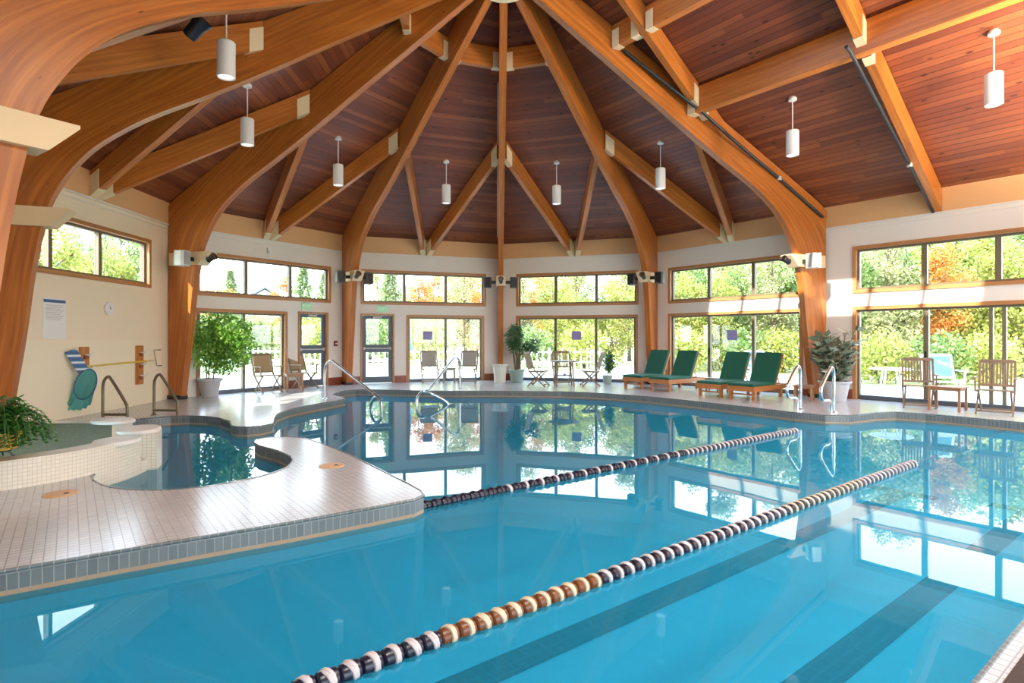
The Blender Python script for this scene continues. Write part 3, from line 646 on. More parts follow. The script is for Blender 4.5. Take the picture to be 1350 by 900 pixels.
# unseen fill lamps added behind the camera to brighten the interior and ceiling
def fill_lamp(n, w, z, up=0):
    root = thing('added_fill_lamp', 'flat lit fill panel lamp added unseen behind the camera', 'lamp', nw(n, w, z), radians(36-90), 'added fill lamps behind the camera')
    b = MB(); b.box((0,0,.04), (1.25,.65,.05)); b.build('housing', 'white', root)
    b = MB(); b.box((0,0,.012), (1.2,.6,.006)); b.build('diffuser', 'filldiff', root)
    ld = bpy.data.lights.new('fill light', 'AREA'); ld.shape = 'RECTANGLE'; ld.size = 1.2; ld.size_y = .6; ld.energy = FILL_W*(.25 if up else .75); ld.color = (1, .96, .90)
    lo_ = bpy.data.objects.new('fill_light', ld); COL.objects.link(lo_); lo_.parent = root; lo_.location = (0,0,-.01)
    if up:
        b = MB(); b.box((0,0,.068), (1.1,.5,.006)); b.build('upper_diffuser', 'filldiff', root)
        l2 = ld.copy(); l2.energy = FILL_W*4.0; l2.color = (1, .82, .58); o2 = bpy.data.objects.new('fill_uplight', l2); COL.objects.link(o2); o2.parent = root; o2.location = (0,0,.09); o2.rotation_euler = (pi,0,0)
    for x in (-.5, .5):
        q = MB(); q.tube([(x,0,.06), (x,0,1.2)], .006, 6); q.build('cable', 'white', root)
for n_, w_l, z_l, up_ in ((-3.6, 7.7, 5.6, 0), (-.6, 7.0, 5.8, 0), (3.4, 8.9, 4.2, 1), (5.6, 8.9, 3.6, 1)): fill_lamp(n_, w_l, z_l, up_)

# ------------------------------------------------------------------ speakers and spotlights on the collars
def make_speaker(label, shell='grey'):
    root = thing('wall_speaker', label, 'speaker', (0,0,0), 0, 'speakers on the rib collars')
    b = MB(); prof = [(-.125,-.10), (-.125,.06), (-.09,.11), (.09,.11), (.125,.06), (.125,-.10)]
    b.prism([(x, y, -.165) for x, y in prof], (0,0,.33)); b.build('cabinet', shell, root, bevel=.008)
    b = MB(); b.box((0, -.106, 0), (.26, .012, .345)); b.build('back_panel', 'lightgrey', root)
    b = MB(); b.box((0,.113,0), (.17,.006,.28)); b.build('grille', 'black' if shell == 'grey' else 'grillelight', root)
    return root
def make_spot(label):
    root = thing('spotlight', label, 'spotlight', (0,0,0), 0, 'spotlights on the rib collars')
    b = MB(); T = Matrix.Rotation(radians(62), 4, 'X'); b.lathe([(.05,-.10), (.06,-.09), (.065,.02), (.085,.10), (.08,.105), (.07,.09)], 18, T=T, capt=False); b.build('can', 'black', root, smooth=True)
    b = MB(); b.lathe([(.071,.088), (.002,.088)], 18, T=T, capb=False, capt=False); b.build('lens', 'chrome', root)
    b = MB(); b.tube([(0,.0,.0), (0,.07,.03), (0,.13,.02)], .012, 6); b.build('bracket', 'black', root)
    return root
sp0 = None; st0 = None
where = {'C':'the rib beside the ficus', 'D':'the rib left of the slate door', 'E':'the central rib', 'F':'the rib behind the far green loungers', 'G':'the rib beside the broad-leaved plant'}
for c, sides in (('E', (-1, 1)), ('D', (-1, 1)), ('C', (-1,)), ('F', (-1, 1)), ('G', (1,))):
    loc, rzz = ribs[c]; Rm = Matrix.Rotation(rzz, 3, 'Z')
    for sd in sides:
        wp = loc + Rm @ Vector((.62, .42*sd, 3.12))
        face = rzz - pi/2
        lab = '%s speaker on the %s side of %s' % ('pale' if c in 'CG' else 'dark grey', 'left' if sd < 0 else 'right', where[c])
        if sp0 is None: sp0 = make_speaker(lab); s_ = sp0; s_.location = wp; s_.rotation_euler = (0,0,face)
        elif c in 'CG': s_ = make_speaker(lab, 'paleshell'); s_.location = wp; s_.rotation_euler = (0,0,face)
        else: s_ = dup(sp0, wp, face, lab)
        a = MB(); a.box((sd*.21*1, 0, .01), (.17, .05, .09)); 
        for ch in list(s_.children):
            if ch.name.startswith('arm'): bpy.data.objects.remove(ch)
        a.build('arm', 'black', s_)
for c in 'EDCFG':
    loc, rzz = ribs[c]; Rm = Matrix.Rotation(rzz, 3, 'Z'); off = {'E':0, 'D':-.12, 'C':-.14, 'F':.12, 'G':.14}[c]
    wp = loc + Rm @ Vector((1.10, off, 3.14)); lab = 'small black spotlight on the front of %s' % where[c]
    if st0 is None: st0 = make_spot(lab); st0.location = wp; st0.rotation_euler = (0,0,rzz+pi/2)
    else: dup(st0, wp, rzz+pi/2, lab)
loc, rzz = ribs['A']
t_ = make_spot('black spotlight hanging under the beams at upper left'); t_['group'] = 'spotlights on the rib collars'
AZB = -3.5; t_.location = Vector((-3.70,-3.98,5.05)); t_.rotation_euler = (radians(-20),radians(20),radians(60)); t_.scale = (1.35,1.35,1.35)

# ------------------------------------------------------------------ left wall fittings
LW = VK['B']; lrz = atan2(*(VK['C']-VK['B']).yx)
def lw(s, z, d=.06): return LW + Matrix.Rotation(lrz, 3, 'Z') @ Vector((s, -d, z))
cx_ = thing('wall_clock', 'small round white clock on the left wall', 'clock', lw(2.85, 1.95, .0), lrz)
b = MB(); T = Matrix.Rotation(radians(90), 4, 'X'); b.lathe([(.12,0), (.125,.01), (.12,.04), (.10,.042)], 28, T=T); b.build('case', 'white', cx_, smooth=True)
b = MB(); b.lathe([(.098,.044), (.001,.044)], 28, T=T, capb=False); b.build('dial', 'paper', cx_)
b = MB(); b.box((0,-.048,.03), (.008,.004,.06)); b.box((.02,-.048,0), (.05,.004,.008)); b.build('hands', 'grey', cx_)
nt = thing('rules_notice', 'framed white rules notice with a blue header on the left wall', 'sign', lw(1.50, 1.72, .0), lrz)
b = MB(); b.box((0,-.008,0), (.50,.016,.68)); b.build('sheet', 'paper', nt)
b = MB(); b.box((0,-.018,.29), (.48,.004,.05)); b.build('header', 'bluecover', nt)
b = MB()
for i in range(9): b.box((-.02*(i%3), -.018, .22-.03*i), (.40-.04*(i%3), .003, .010))
b.build('text_lines', 'lightgrey', nt)
def rack(s, lab):
    root = thing('pole_rack', lab, 'rack', lw(s, .83, .0), lrz, 'wooden pole racks on the left wall')
    b = MB(); b.box((0,-.065,0), (.20,.05,.80)); b.build('board', 'orangewood', root)
    for z in (.26, .02, -.22):
        h = MB(); h.tube([(0,-.09,z), (0,-.17,z-.01), (0,-.22,z+.015), (0,-.24,z+.06)], .014, 6); h.build('hook', 'white', root, smooth=True)
        h = MB(); h.box((0,-.105,z-.045), (.10,.03,.07)); h.build('block', 'redwood', root)
rack(2.12, 'wooden pole rack beside the turquoise net'); rack(3.72, 'wooden pole rack behind the bronze grab rails')
pz = .88
pole = thing('skimmer_pole', 'yellow pole with grey end lying on the two wall racks', 'pole', lw(1.8, pz, .19), lrz)
b = MB(); b.tube([(0,0,0), (2.1,0,.03)], .016, 8); b.build('shaft', 'yellow', pole)
b = MB(); b.tube([(2.1,0,.03), (2.23,0,.033)], .013, 8); b.build('extension', 'lightgrey', pole)
brush = thing('pole_end_frame', 'thin grey metal frame at the far end of the yellow pole', 'frame', lw(4.02, .93, .19), lrz)
b = MB(); b.tube([(.17,0,.20), (0,0,.20), (0,0,.18), (.10,0,-.14), (.24,0,-.14)], .011, 6); b.build('rail', 'metalgrey', brush)
b = MB(); b.box((.17,0,.20), (.12,.02,.02)); b.box((.22,0,-.14), (.12,.02,.02)); b.build('pad', 'black', brush)
nz = thing('skimmer_net', 'turquoise mesh skimmer net drooping from its hoop', 'net', lw(1.90, .56, .24), lrz-.95)
hoop = [(.15*cos(2*pi*i/24), -.03, .02+.27*sin(2*pi*i/24)) for i in range(24)]
T = Matrix.Rotation(radians(14), 4, 'Y')
b = MB(); b.tube(hoop, .012, 6, closed=True, T=T); b.build('hoop', 'bluegrey', nz, smooth=True)
b = MB(); vs_ = [T @ Vector(p) for p in hoop]; rows = [vs_]
for j in range(1, 6):
    t_2 = j/5; rows.append([Vector((p.x*(1+.05*t_2)-.10*t_2+.022*sin(i*2.6)*t_2, p.y+.05*t_2+.03*cos(i*2.1)*t_2, p.z*(1-.72*t_2)-.36*t_2+.02*sin(i*3.1)*t_2)) for i, p in enumerate(vs_)])
allv = [p for r_ in rows for p in r_]; ff = [(j*24+i, j*24+(i+1)%24, (j+1)*24+(i+1)%24, (j+1)*24+i) for j in range(5) for i in range(24)]; ff = ff
b.add(allv, ff); b.build('mesh_bag', 'net', nz, smooth=True)
pd = thing('striped_pad', 'blue and white striped foam pad leaning on the rack hook', 'pad', lw(1.78, 1.00, .18), lrz-.8)
b = MB(); b.box((0,0,0), (.17,.05,.40), T=Matrix.Rotation(radians(-27), 4, 'Y')); b.build('foam', 'bluestripe', pd, bevel=.01)
# fire alarm, exit signs, wall vent
def onwall(F, s, z, d=0): return F[0] + Matrix.Rotation(F[1], 3, 'Z') @ Vector((s, -d, z))
al = thing('alarm_pull', 'dark red pull station on the wall left of the rib by the slate door', 'alarm', onwall(CDF, 4.62, 1.22), CDF[1])
b = MB(); b.box((0,-.025,0), (.11,.05,.16)); b.build('box', 'red', al, bevel=.006)
b = MB(); b.box((0,-.058,.0), (.07,.016,.03)); b.build('handle', 'white', al)
def text_mesh(s, h):
    cu = bpy.data.curves.new('txt', 'FONT'); cu.body = s; cu.size = h; cu.align_x = 'CENTER'; cu.align_y = 'CENTER'; cu.extrude = .002
    o = bpy.data.objects.new('txt', cu); COL.objects.link(o); dg = bpy.context.evaluated_depsgraph_get(); me = bpy.data.meshes.new_from_object(o.evaluated_get(dg))
    bpy.data.objects.remove(o); return me
def exit_sign(F, s, lab):
    root = thing('exit_sign', lab, 'sign', onwall(F, s, 2.27), F[1], 'exit signs over the slate doors')
    b = MB(); b.box((0,-.03,0), (.34,.014,.17)); b.build('panel', 'exitgreen', root)
    b = MB(); b.box((0,-.03,.095), (.20,.06,.03)); b.tube([(-.15,-.01,-.13), (-.15,-.01,.10)], .008, 6); b.build('mount', 'lightgrey', root)
    me = text_mesh('EXIT', .12); me.materials.append(M['exittext']); o = bpy.data.objects.new('lettering', me); COL.objects.link(o); o.parent = root; o.location = (0,-.04,0); o.rotation_euler = (pi/2,0,0)
exit_sign(DEF_, 1.12, 'small green exit sign above the slate door facing the pool'); exit_sign(CDF, 3.62, 'small green exit sign above the slate door behind the wooden chairs')
hs = thing('heat_detector', 'small white sensor box high on the wall above the ficus', 'sensor', onwall(CDF, 2.45, 3.68), CDF[1])
b = MB(); b.box((0,-.03,0), (.07,.06,.16)); b.build('case', 'white', hs, bevel=.008); b = MB(); b.box((0,-.062,-.03), (.04,.006,.05)); b.build('lens', 'lightgrey', hs)

# ------------------------------------------------------------------ handrails
def rail(name, label, paths, r, m, group=None, names=None):
    base_ = Vector(paths[0][0]); root = thing(name, label, 'handrail', base_, 0, group)
    for k, p in enumerate(paths):
        b = MB(); b.tube([Vector(q)-base_ for q in p], r, 10); b.build(names[k] if names else 'tube', m, root, smooth=True)
        if k == 0 or (names and 'post' in names[k]):
            e = MB(); q = Vector(p[0])-base_; e.lathe([(r*2.2,0), (r*2.2,.012), (r*1.2,.03)], 14, c=(q.x,q.y,max(q.z,0) if p[0][2] >= 0 else q.z)); e.build('escutcheon', m, root)
    return root
def grab(x, y, lab):
    P = bez([(x,y,0), (x,y,.35), (x+.01,y,.62), (x+.09,y-.01,.73), (x+.17,y-.02,.66), (x+.40,y-.04,.30), (x+.44,y-.05,.20), (x+.44,y-.05,0)], 5)
    return rail('grab_rail', lab, [P, [(x,y,.09), (x+.44,y-.05,.09)]], .024, 'bronze', 'bronze grab rails by the hot tub', ['loop', 'crossbar'])
grab(-6.86, -.88, 'bronze grab rail behind the hot tub, the one nearer the net'); grab(-6.32, -.33, 'bronze grab rail behind the hot tub, nearer the small pool')
rail('stair_rail', 'long chrome stair rail at the left entry into the pool', [bez([(-4.03,2.25,0), (-4.03,2.25,.60), (-3.98,2.22,.80), (-3.85,2.14,.86), (-3.72,2.08,.80), (-2.72,1.55,.14), (-2.62,1.50,.02), (-2.60,1.49,-.14), (-2.62,1.50,-.45)], 6),
     bez([(-2.88,1.64,-.5), (-2.86,1.63,-.1), (-2.78,1.59,.10), (-2.68,1.53,.10)], 5)], .030, 'chrome', 'chrome rails at the pool edge', ['tube', 'brace'])
rail('stair_rail', 'chrome stair rail beside the grey chairs at the far pool edge', [bez([(-1.12,4.58,0), (-1.12,4.58,.62), (-1.16,4.5,.82), (-1.28,4.25,.82), (-1.70,3.0,.22), (-1.84,2.6,.16), (-1.93,2.3,.06), (-1.95,2.2,-.14), (-1.95,2.2,-.45)], 6),
     bez([(-1.86,2.55,.13), (-1.70,2.4,.12), (-1.30,2.5,-.10), (-1.2,2.5,-.4)], 5)], .030, 'chrome', 'chrome rails at the pool edge', ['tube', 'brace'])
def ladder_rail(p, lab):
    d = -NR; s_ = Vector((-d.y, d.x, 0)); p = Vector(p)
    Q = lambda a, z: p + d*a + Vector((0,0,z))
    P = bez([Q(0,0), Q(0,.5), Q(.01,.74), Q(.08,.84), Q(.18,.80), Q(.46,.54), Q(.52,.44), Q(.50,.30), Q(.40,.245), Q(.22,.24), Q(.14,.18), Q(.12,0)], 5)
    return rail('ladder_rail', lab, [P], .030, 'chrome', 'chrome rails at the pool edge')
ladder_rail((5.75,.10,0), 'chrome ladder rail at right, the one nearer the green loungers'); ladder_rail((6.12,-.38,0), 'chrome ladder rail at right, the one nearer the slatted chairs')

# ------------------------------------------------------------------ lane ropes
def lane_rope(lab, w, n0, n1, endn, pattern):
    root = thing('lane_rope', lab, 'lane rope', nw(n0, w, WZ+.01), WALLAZ*0 + atan2(NR.y, NR.x), 'floating lane ropes')
    ln = n1-n0; b = MB(); b.tube([(-.3,0,0), (endn-n0,0,0)], .003, 6); b.build('cable', 'navy', root)
    cnt = int(ln/.106); protoF = {}
    for i in range(cnt):
        kd = pattern(i, cnt)
        if kd not in protoF:
            f = MB(); T = Matrix.Rotation(radians(90), 4, 'Y'); f.lathe([(.012,-.052), (.036,-.052), (.047,-.042), (.049,-.02), (.046,.0), (.049,.02), (.047,.042), (.036,.052), (.012,.052)], 14, T=T, m=0)
            T2 = Matrix.Rotation(radians(24), 4, 'Z') @ T
            f.lathe([(.040,-.020), (.052,-.019), (.056,-.012), (.053,-.004), (.057,.003), (.056,.012), (.052,.019), (.040,.020)], 14, T=T2, m=1)
            o = f.build('float', [kd[0], kd[1]], root, smooth=True); protoF[kd] = o
        else: o = protoF[kd].copy(); COL.objects.link(o); o.parent = root
        o.location = (.06+i*.106, 0, 0); o.rotation_euler = (random.uniform(-.7,.7), random.uniform(-.05,.05), random.uniform(-.05,.05))
def patA(i, c):
    f = i/c
    if f < .165: return ('navy', 'pinkwhite')
    if f < .31: return ('amber', 'creamfloat')
    if f < .60: return ('navy', 'pinkwhite')
    return ('navy', 'creamfloat') if f < .8 else ('navy', 'pinkwhite')
def patB(i, c):
    f = i/c
    if f < .12: return ('navy', 'navy')
    if f < .55: return ('navy', 'pinkwhite' if i%2 else 'navy')
    return ('navy', 'pinkwhite')
lane_rope('nearer lane rope of white floats with dark and amber discs', 6.14, -6.4, 1.75, 5.9, patA)
lane_rope('farther lane rope of dark navy and white floats off the tiled point', 4.05, -4.0, 3.1, 4.2, patB)

# ------------------------------------------------------------------ furniture
def rt(x, z): return Matrix.Translation((0,0,0))
def make_chair(label, wood, back, group, arms=True):
    """folding armchair facing -Y; crossed legs"""
    root = thing('folding_chair', label, 'chair', (0,0,0), 0, group); w = .27
    s = MB()
    for i in range(7): s.box((0, -.20+i*.068, .435-.012*i/6), (.50, .055, .018))
    s.box((-w+.02, .0, .418), (.03,.46,.028)); s.box((w-.02, .0, .418), (.03,.46,.028)); s.build('seat', wood, root)
    lean = radians(17); T = Matrix.Translation((0,.21,.44)) @ Matrix.Rotation(-lean, 4, 'X')
    f = MB()
    for x in (-w+.015, w-.015): f.box((x,0,.27), (.035,.025,.56), T=T)
    f.box((0,0,.535), (2*w-.06,.028,.06), T=T); f.box((0,0,.07), (2*w-.06,.024,.04), T=T); f.build('back_frame', wood, root)
    b = MB()
    if back == 'slat':
        for i in range(9): b.box((-.20+i*.05, .0, .30), (.028,.014,.43), T=T)
        b.build('back_slats', wood, root)
    else:
        b.box((0,-.004,.30), (2*w-.09,.012,.44), T=T); b.build('back_panel', back, root)
    for sx in (-1, 1):
        for (y0, y1) in ((-.26, .20), (.26, -.18)):
            l = MB(); x = sx*(w-.012 if y0 < 0 else w-.045); p0, p1 = Vector((x,y0,0)), Vector((x,y1,.43)); d = (p1-p0)
            ang = atan2(d.y, d.z); l.box((0,0,d.length/2), (.026,.036,d.length), T=Matrix.Translation(p0) @ Matrix.Rotation(-ang, 4, 'X')); l.build('leg', wood, root)
        if arms:
            a = MB(); a.box((sx*(w+.018), -.02, .655), (.05,.46,.022)); a.box((sx*(w+.005), -.17, .53), (.026,.03,.24)); a.build('armrest', wood, root)
    for y_, w_ in ((-.235, 2*w-.05), (.225, 2*w-.11)): r = MB(); r.box((0,y_,.06), (w_,.02,.03)); r.build('stretcher', wood, root)
    return root
def face_to(dx, dy): return atan2(dy, dx)+pi/2       # turns local -Y to (dx,dy)
def make_table(label, loc, rotz, w, d, h, wood, group=None):
    root = thing('side_table', label, 'table', loc, rotz, group)
    t = MB(); n = 6
    for i in range(n): t.box((-w/2+(i+.5)*w/n, 0, h-.012), (w/n-.008, d, .024))
    t.build('tabletop', wood, root)
    a = MB()
    for y in (-1, 1): a.box((0, y*(d/2-.05), h-.05), (w-.08,.02,.05))
    for x in (-1, 1): a.box((x*(w/2-.05), 0, h-.05), (.02,d-.12,.05))
    a.build('apron', wood, root)
    for x in (-1, 1):
        for y in (-1, 1):
            l = MB(); l.box((x*(w/2-.045), y*(d/2-.045), (h-.024)/2), (.04,.04,h-.024)); l.build('leg', wood, root)
    return root
c1 = make_chair('wooden armchair with tan canvas back nearest the potted ficus', 'palewood', 'canvas', 'canvas-backed chairs on the left'); c1.location = (-5.98,3.98,0); c1.rotation_euler = (0,0,face_to(.72,-.62))
dup(c1, (-5.40,5.02,0), face_to(.88,-.50), 'wooden armchair with tan canvas back in front of the slate door')
make_table('small square wooden table between the canvas chairs', (-5.46,4.36,0), radians(30), .46, .46, .45, 'teak', 'low wooden tables')
c2 = make_chair('grey metal armchair with sling back left of the far small table', 'metalgrey', 'mesh', 'grey sling chairs at the back'); c2.location = (-2.18,6.92,0); c2.rotation_euler = (0,0,face_to(.25,-.97))
dup(c2, (-1.02,6.92,0), face_to(-.12,-.99), 'grey metal armchair with sling back left of the fluted pot')
make_table('small grey table between the two sling chairs', (-1.60,7.02,0), radians(0), .42, .42, .46, 'metalgrey', 'low wooden tables')
# dining set
dt = thing('dining_table', 'round weathered wooden table by the back right windows', 'table', (1.82,5.62,0))
b = MB(); b.lathe([(.43,.70), (.45,.705), (.45,.725), (.43,.73)], 28); b.build('tabletop', 'palewood', dt)
for sx in (-1, 1):
    for sy in (-1, 1):
        l = MB(); l.tube([(sx*.25,sy*.25,0), (sx*.20,sy*.20,.70)], .022, 6); l.build('leg', 'palewood', dt)
b = MB(); b.box((0,0,.30), (.46,.03,.04)); b.build('stretcher', 'palewood', dt)
b = MB(); b.box((0,0,.34), (.03,.46,.04)); b.build('stretcher', 'palewood', dt)
c3 = make_chair('folding wooden chair left of the round table, seen from its side', 'palewood', 'slat', 'chairs round the dining table', False); c3.location = (1.08,5.66,0); c3.rotation_euler = (0,0,face_to(1,-.38))
dup(c3, (2.56,5.60,0), face_to(-1,.02), 'folding wooden chair right of the round table, seen from its side'); dup(c3, (1.84,6.36,0), face_to(0,-1), 'folding wooden chair behind the round table, facing the pool')
# right chairs
c4 = make_chair('slatted wooden armchair by the right windows, nearer the broad-leaved plant', 'palewood', 'slat', 'slatted armchairs on the right'); c4.location = (8.33,.42,0); c4.rotation_euler = (0,0,face_to(-.55,-.83))
dup(c4, (9.02,-.58,0), face_to(-.72,-.69), 'slatted wooden armchair at the far right edge')
make_table('low wooden table between the two slatted armchairs', (8.54,-.06,0), radians(-54), .56, .50, .46, 'teak', 'low wooden tables')
# loungers: foot at -Y, head at +Y
def make_lounger(label):
    root = thing('sun_lounger', label, 'sun lounger', (0,0,0), 0, 'green cushioned loungers'); Ln, w, h = 1.72, .64, .30
    f = MB()
    for x in (-1, 1): f.box((x*(w/2-.02), Ln/2, h-.05), (.04, Ln, .11))
    f.box((0,.02,h-.05), (w-.08,.04,.11)); f.box((0,Ln-.02,h-.05), (w-.08,.04,.11)); f.build('frame', 'orangewood', root)
    s = MB()
    for i in range(13): s.box((0,.10+i*.082,h-.012), (w-.09,.05,.02))
    s.build('slats', 'orangewood', root)
    for x in (-1, 1):
        for y in (.10, Ln-.36):
            l = MB(); l.box((x*(w/2-.05),y,(h-.10)/2), (.06,.07,h-.10)); l.build('leg', 'orangewood', root)
    for y_ in (.10, Ln-.36): b = MB(); b.box((0,y_,.12), (w-.16,.03,.03)); b.build('stretcher', 'orangewood', root)
    T = Matrix.Translation((0,1.02,h)) @ Matrix.Rotation(radians(62), 4, 'X')
    r = MB()
    for x in (-1, 1): r.box((x*(w/2-.03),.38,-.02), (.04,.78,.035), T=T)
    for i in range(7): r.box((0,.06+i*.11,-.02), (w-.10,.05,.02), T=T)
    r.box((0,.78,-.02), (w,.03,.05), T=T); r.build('backrest', 'orangewood', root)
    pr = MB()
    for x in (-1, 1): pr.tube([(x*.2,1.22,h+.34), (x*.2,1.50,h-.06)], .014, 6)
    pr.build('prop', 'orangewood', root)
    c = MB(); c.box((0,.51,h+.036), (w-.02,1.02,.07)); c.build('seat_cushion', 'cushion', root, bevel=.022)
    c = MB(); c.box((0,.41,.036), (w-.03,.80,.07), T=T); c.build('back_cushion', 'cushion', root, bevel=.022)
    return root
def azrot(a): return -radians(a)
lg = make_lounger('green cushioned lounger farthest left of the four'); lg.location = (3.56,4.74,0); lg.rotation_euler = (0,0,azrot(50))
dup(lg, (4.08,3.98,0), azrot(52), 'green cushioned lounger second from the left, beside the leftmost one')
dup(lg, (4.84,2.50,0), azrot(52), 'green cushioned lounger third from the left, behind the nearest one'); dup(lg, (5.32,1.86,0), azrot(52), 'green cushioned lounger nearest the chrome ladder rails')
make_table('small wooden table between the two pairs of loungers', (5.55,4.02,0), radians(-36), .38, .38, .34, 'teak', 'low wooden tables')
make_table('low wooden table half hidden behind the chrome ladder rails', (6.72,1.75,0), radians(-36), .42, .42, .34, 'teak', 'low wooden tables')

# ------------------------------------------------------------------ pots and plants
def pot(root, prof, m, n=28, flute=0, soil=None):
    b = MB(); b.lathe(prof, n, capt=False, flute=flute); b.build('pot', m, root, smooth=flute == 0)
    if soil: s = MB(); s.lathe([(soil[0], soil[1]), (.001, soil[1]+.01)], 20, capb=False); s.build('soil', 'soil', root)
def rnd(): return Vector((random.gauss(0,1), random.gauss(0,1), random.gauss(0,1))).normalized()
random.seed(11)
fp = thing('potted_ficus', 'bushy green ficus in a grey pot beside the left rib', 'plant', (-6.93,2.93,0))
pot(fp, [(.17,0), (.18,.03), (.24,.36), (.28,.37), (.285,.43), (.25,.43), (.235,.36)], 'potgrey', soil=(.235,.37))
b = MB()
for x, y, q in ((-.06,0,-.15), (.06,.04,.2), (0,-.05,.05)): b.tube(bez([(x,y,.36), (x*1.2+q*.2,y,.7), (x+q,y+q*.4,1.1), (x+q*2,y+q*.7,1.5)], 4), .014, 6)
b.build('stems', 'stem', fp)
b = MB()
for i in range(6200):
    d = rnd(); r = random.random()**.45; c = Vector((.24+d.x*r*.84, -.06+d.y*r*.36, 1.28+d.z*r*.76))
    cl_ = 1+.25*sin(c.x*9)*cos(c.z*8+c.y*5)
    if az(-1.5).dot(Vector((c.x-6.93, c.y+2.93, 0))) > 7.42 or c.x-6.93 < -7.45: continue
    if random.random() > .35+.65*(cl_-.75)/.5: continue
    b.leaf(c, Vector((random.gauss(0,.6), random.gauss(0,.6), -.5+random.gauss(0,.4))), .105, .056)
b.build('foliage', 'ficus', fp)
ff_ = thing('fluted_planter', 'tall cream fluted planter standing in front of the central rib', 'planter', (-.03,6.86,0))
pot(ff_, [(.165,0), (.175,.02), (.185,.25), (.215,.48), (.255,.545), (.25,.56), (.22,.55), (.19,.45)], 'potwhite', 44, .018, (.19,.46))
gp = thing('potted_bamboo', 'slender-leaved plant in a grey green pot by the central rib', 'plant', (.50,7.02,0))
pot(gp, [(.17,0), (.18,.02), (.24,.34), (.265,.36), (.26,.40), (.235,.39), (.22,.33)], 'potgreen', soil=(.22,.34))
st = MB(); lf = MB()
for i in range(26):
    a = random.uniform(0,2*pi); q = random.uniform(.1,.34) if i < 18 else random.uniform(.5,.85); tz = random.uniform(1.1,1.72) if i < 18 else random.uniform(.9,1.35)
    ex = (.0+cos(a)*q - .10, sin(a)*q*.6, tz) if i < 18 else (.35+abs(cos(a))*q*.6, sin(a)*q*.25-.15, tz)
    P = bez([(cos(a)*.06,sin(a)*.06,.33), (cos(a)*.08+ex[0]*.25,sin(a)*.08,.33+tz*.5), (ex[0]*.7,ex[1]*.7,tz*1.0+.04), ex], 5); st.tube(P, .007, 5)
    for j in range(60):
        p = P[random.randint(6, len(P)-1)]+rnd()*.08; lf.leaf(p, Vector((random.gauss(0,.7),random.gauss(0,.7),-.35+random.gauss(0,.5))), .15, .034)
st.build('stems', 'stem', gp); lf.build('foliage', 'bamboo', gp)
rp = thing('potted_rubber_plant', 'broad variegated leaved plant in a pale pot by the right rib', 'plant', (7.28,1.52,0))
pot(rp, [(.21,0), (.22,.02), (.29,.40), (.33,.41), (.335,.45), (.30,.45), (.27,.38)], 'potgrey', soil=(.27,.40))
st = MB(); lf = MB()
for i in range(26):
    a = random.uniform(0,2*pi); q = random.uniform(.12,.55); tz = random.uniform(.95,1.62)
    P = bez([(cos(a)*.08,sin(a)*.08,.40), (cos(a)*q*.6,sin(a)*q*.5,.40+tz*.3), (cos(a)*q*1.2,sin(a)*q*.7,tz)], 7); st.tube(P, .011, 6)
    for j, p in enumerate(P[2:]):
        for s_ in range(2):
            an = random.uniform(0,2*pi); d = Vector((cos(an),sin(an),random.uniform(-.1,.6))); lf.leaf(p, d, random.uniform(.20,.32), .12, up=(0,0,1) if random.random() < .6 else None)
for j in range(5): lf.leaf(Vector((.45+.06*j,.05,1.26+.02*j)), Vector((.6,.1,.35-.2*(j%2))), .2, .08, up=(0,.6,1))
st.build('stems', 'stem', rp); lf.build('foliage', 'rubber', rp)
op = thing('potted_shrub', 'small dark green shrub in a pot left of the loungers', 'plant', (3.22,6.42,0))
pot(op, [(.11,0), (.15,.22), (.16,.25), (.14,.25)], 'potgreen', soil=(.14,.23))
b = MB(); b.tube([(0,0,.22), (.02,0,.5), (.04,0,.8)], .008, 5); b.build('stem', 'stem', op)
b = MB()
for i in range(420): d = rnd(); b.leaf(Vector((.06+d.x*.18*random.random(), d.y*.18*random.random(), .62+d.z*.36*random.random()**.6)), rnd(), .10, .05)
b.build('foliage', 'bamboo', op)
fn = thing('potted_fern', 'leafy fern in a yellow pot on a wire stand at the left edge', 'plant', (-4.83,-5.32,.272))
b = MB()
for k in range(4):
    a = k*pi/2+.5; b.tube([(.10*cos(a),.10*sin(a),.0), (.06*cos(a),.06*sin(a),.05), (.09*cos(a),.09*sin(a),.085)], .006, 5)
b.tube([(.08*cos(i*pi/8),.08*sin(i*pi/8),.06) for i in range(16)], .005, 5, closed=True); b.build('stand', 'black', fn)
b = MB(); b.lathe([(.115,.075), (.125,.085), (.165,.21), (.17,.235), (.15,.235), (.145,.20)], 24, capt=False); b.build('pot', 'potyellow', fn, smooth=True)
b = MB(); b.lathe([(.145,.205), (.001,.21)], 16, capb=False); b.build('soil', 'soil', fn)
lf = MB()
for i in range(72):
    a = random.uniform(0,2*pi); ln_ = random.uniform(.20,.46); up = random.uniform(.10,.36)
    P = bez([(0,0,.21), (cos(a)*ln_*.35,sin(a)*ln_*.35,.21+up), (cos(a)*ln_*.8,sin(a)*ln_*.8,.19+up*.7), (cos(a)*ln_,sin(a)*ln_,.12+up*.1)], 6)
    lf.tube(P, .003, 4)
    for j, p in enumerate(P[2:]):
        s_ = Vector((-sin(a),cos(a),0))
        for sg in (-1, 1): lf.leaf(p, s_*sg+Vector((cos(a)*.4,sin(a)*.4,-.25+random.gauss(0,.2))), .085*(1-.5*j/len(P)), .034, up=(0,0,1))
lf.build('fronds', 'fern', fn)
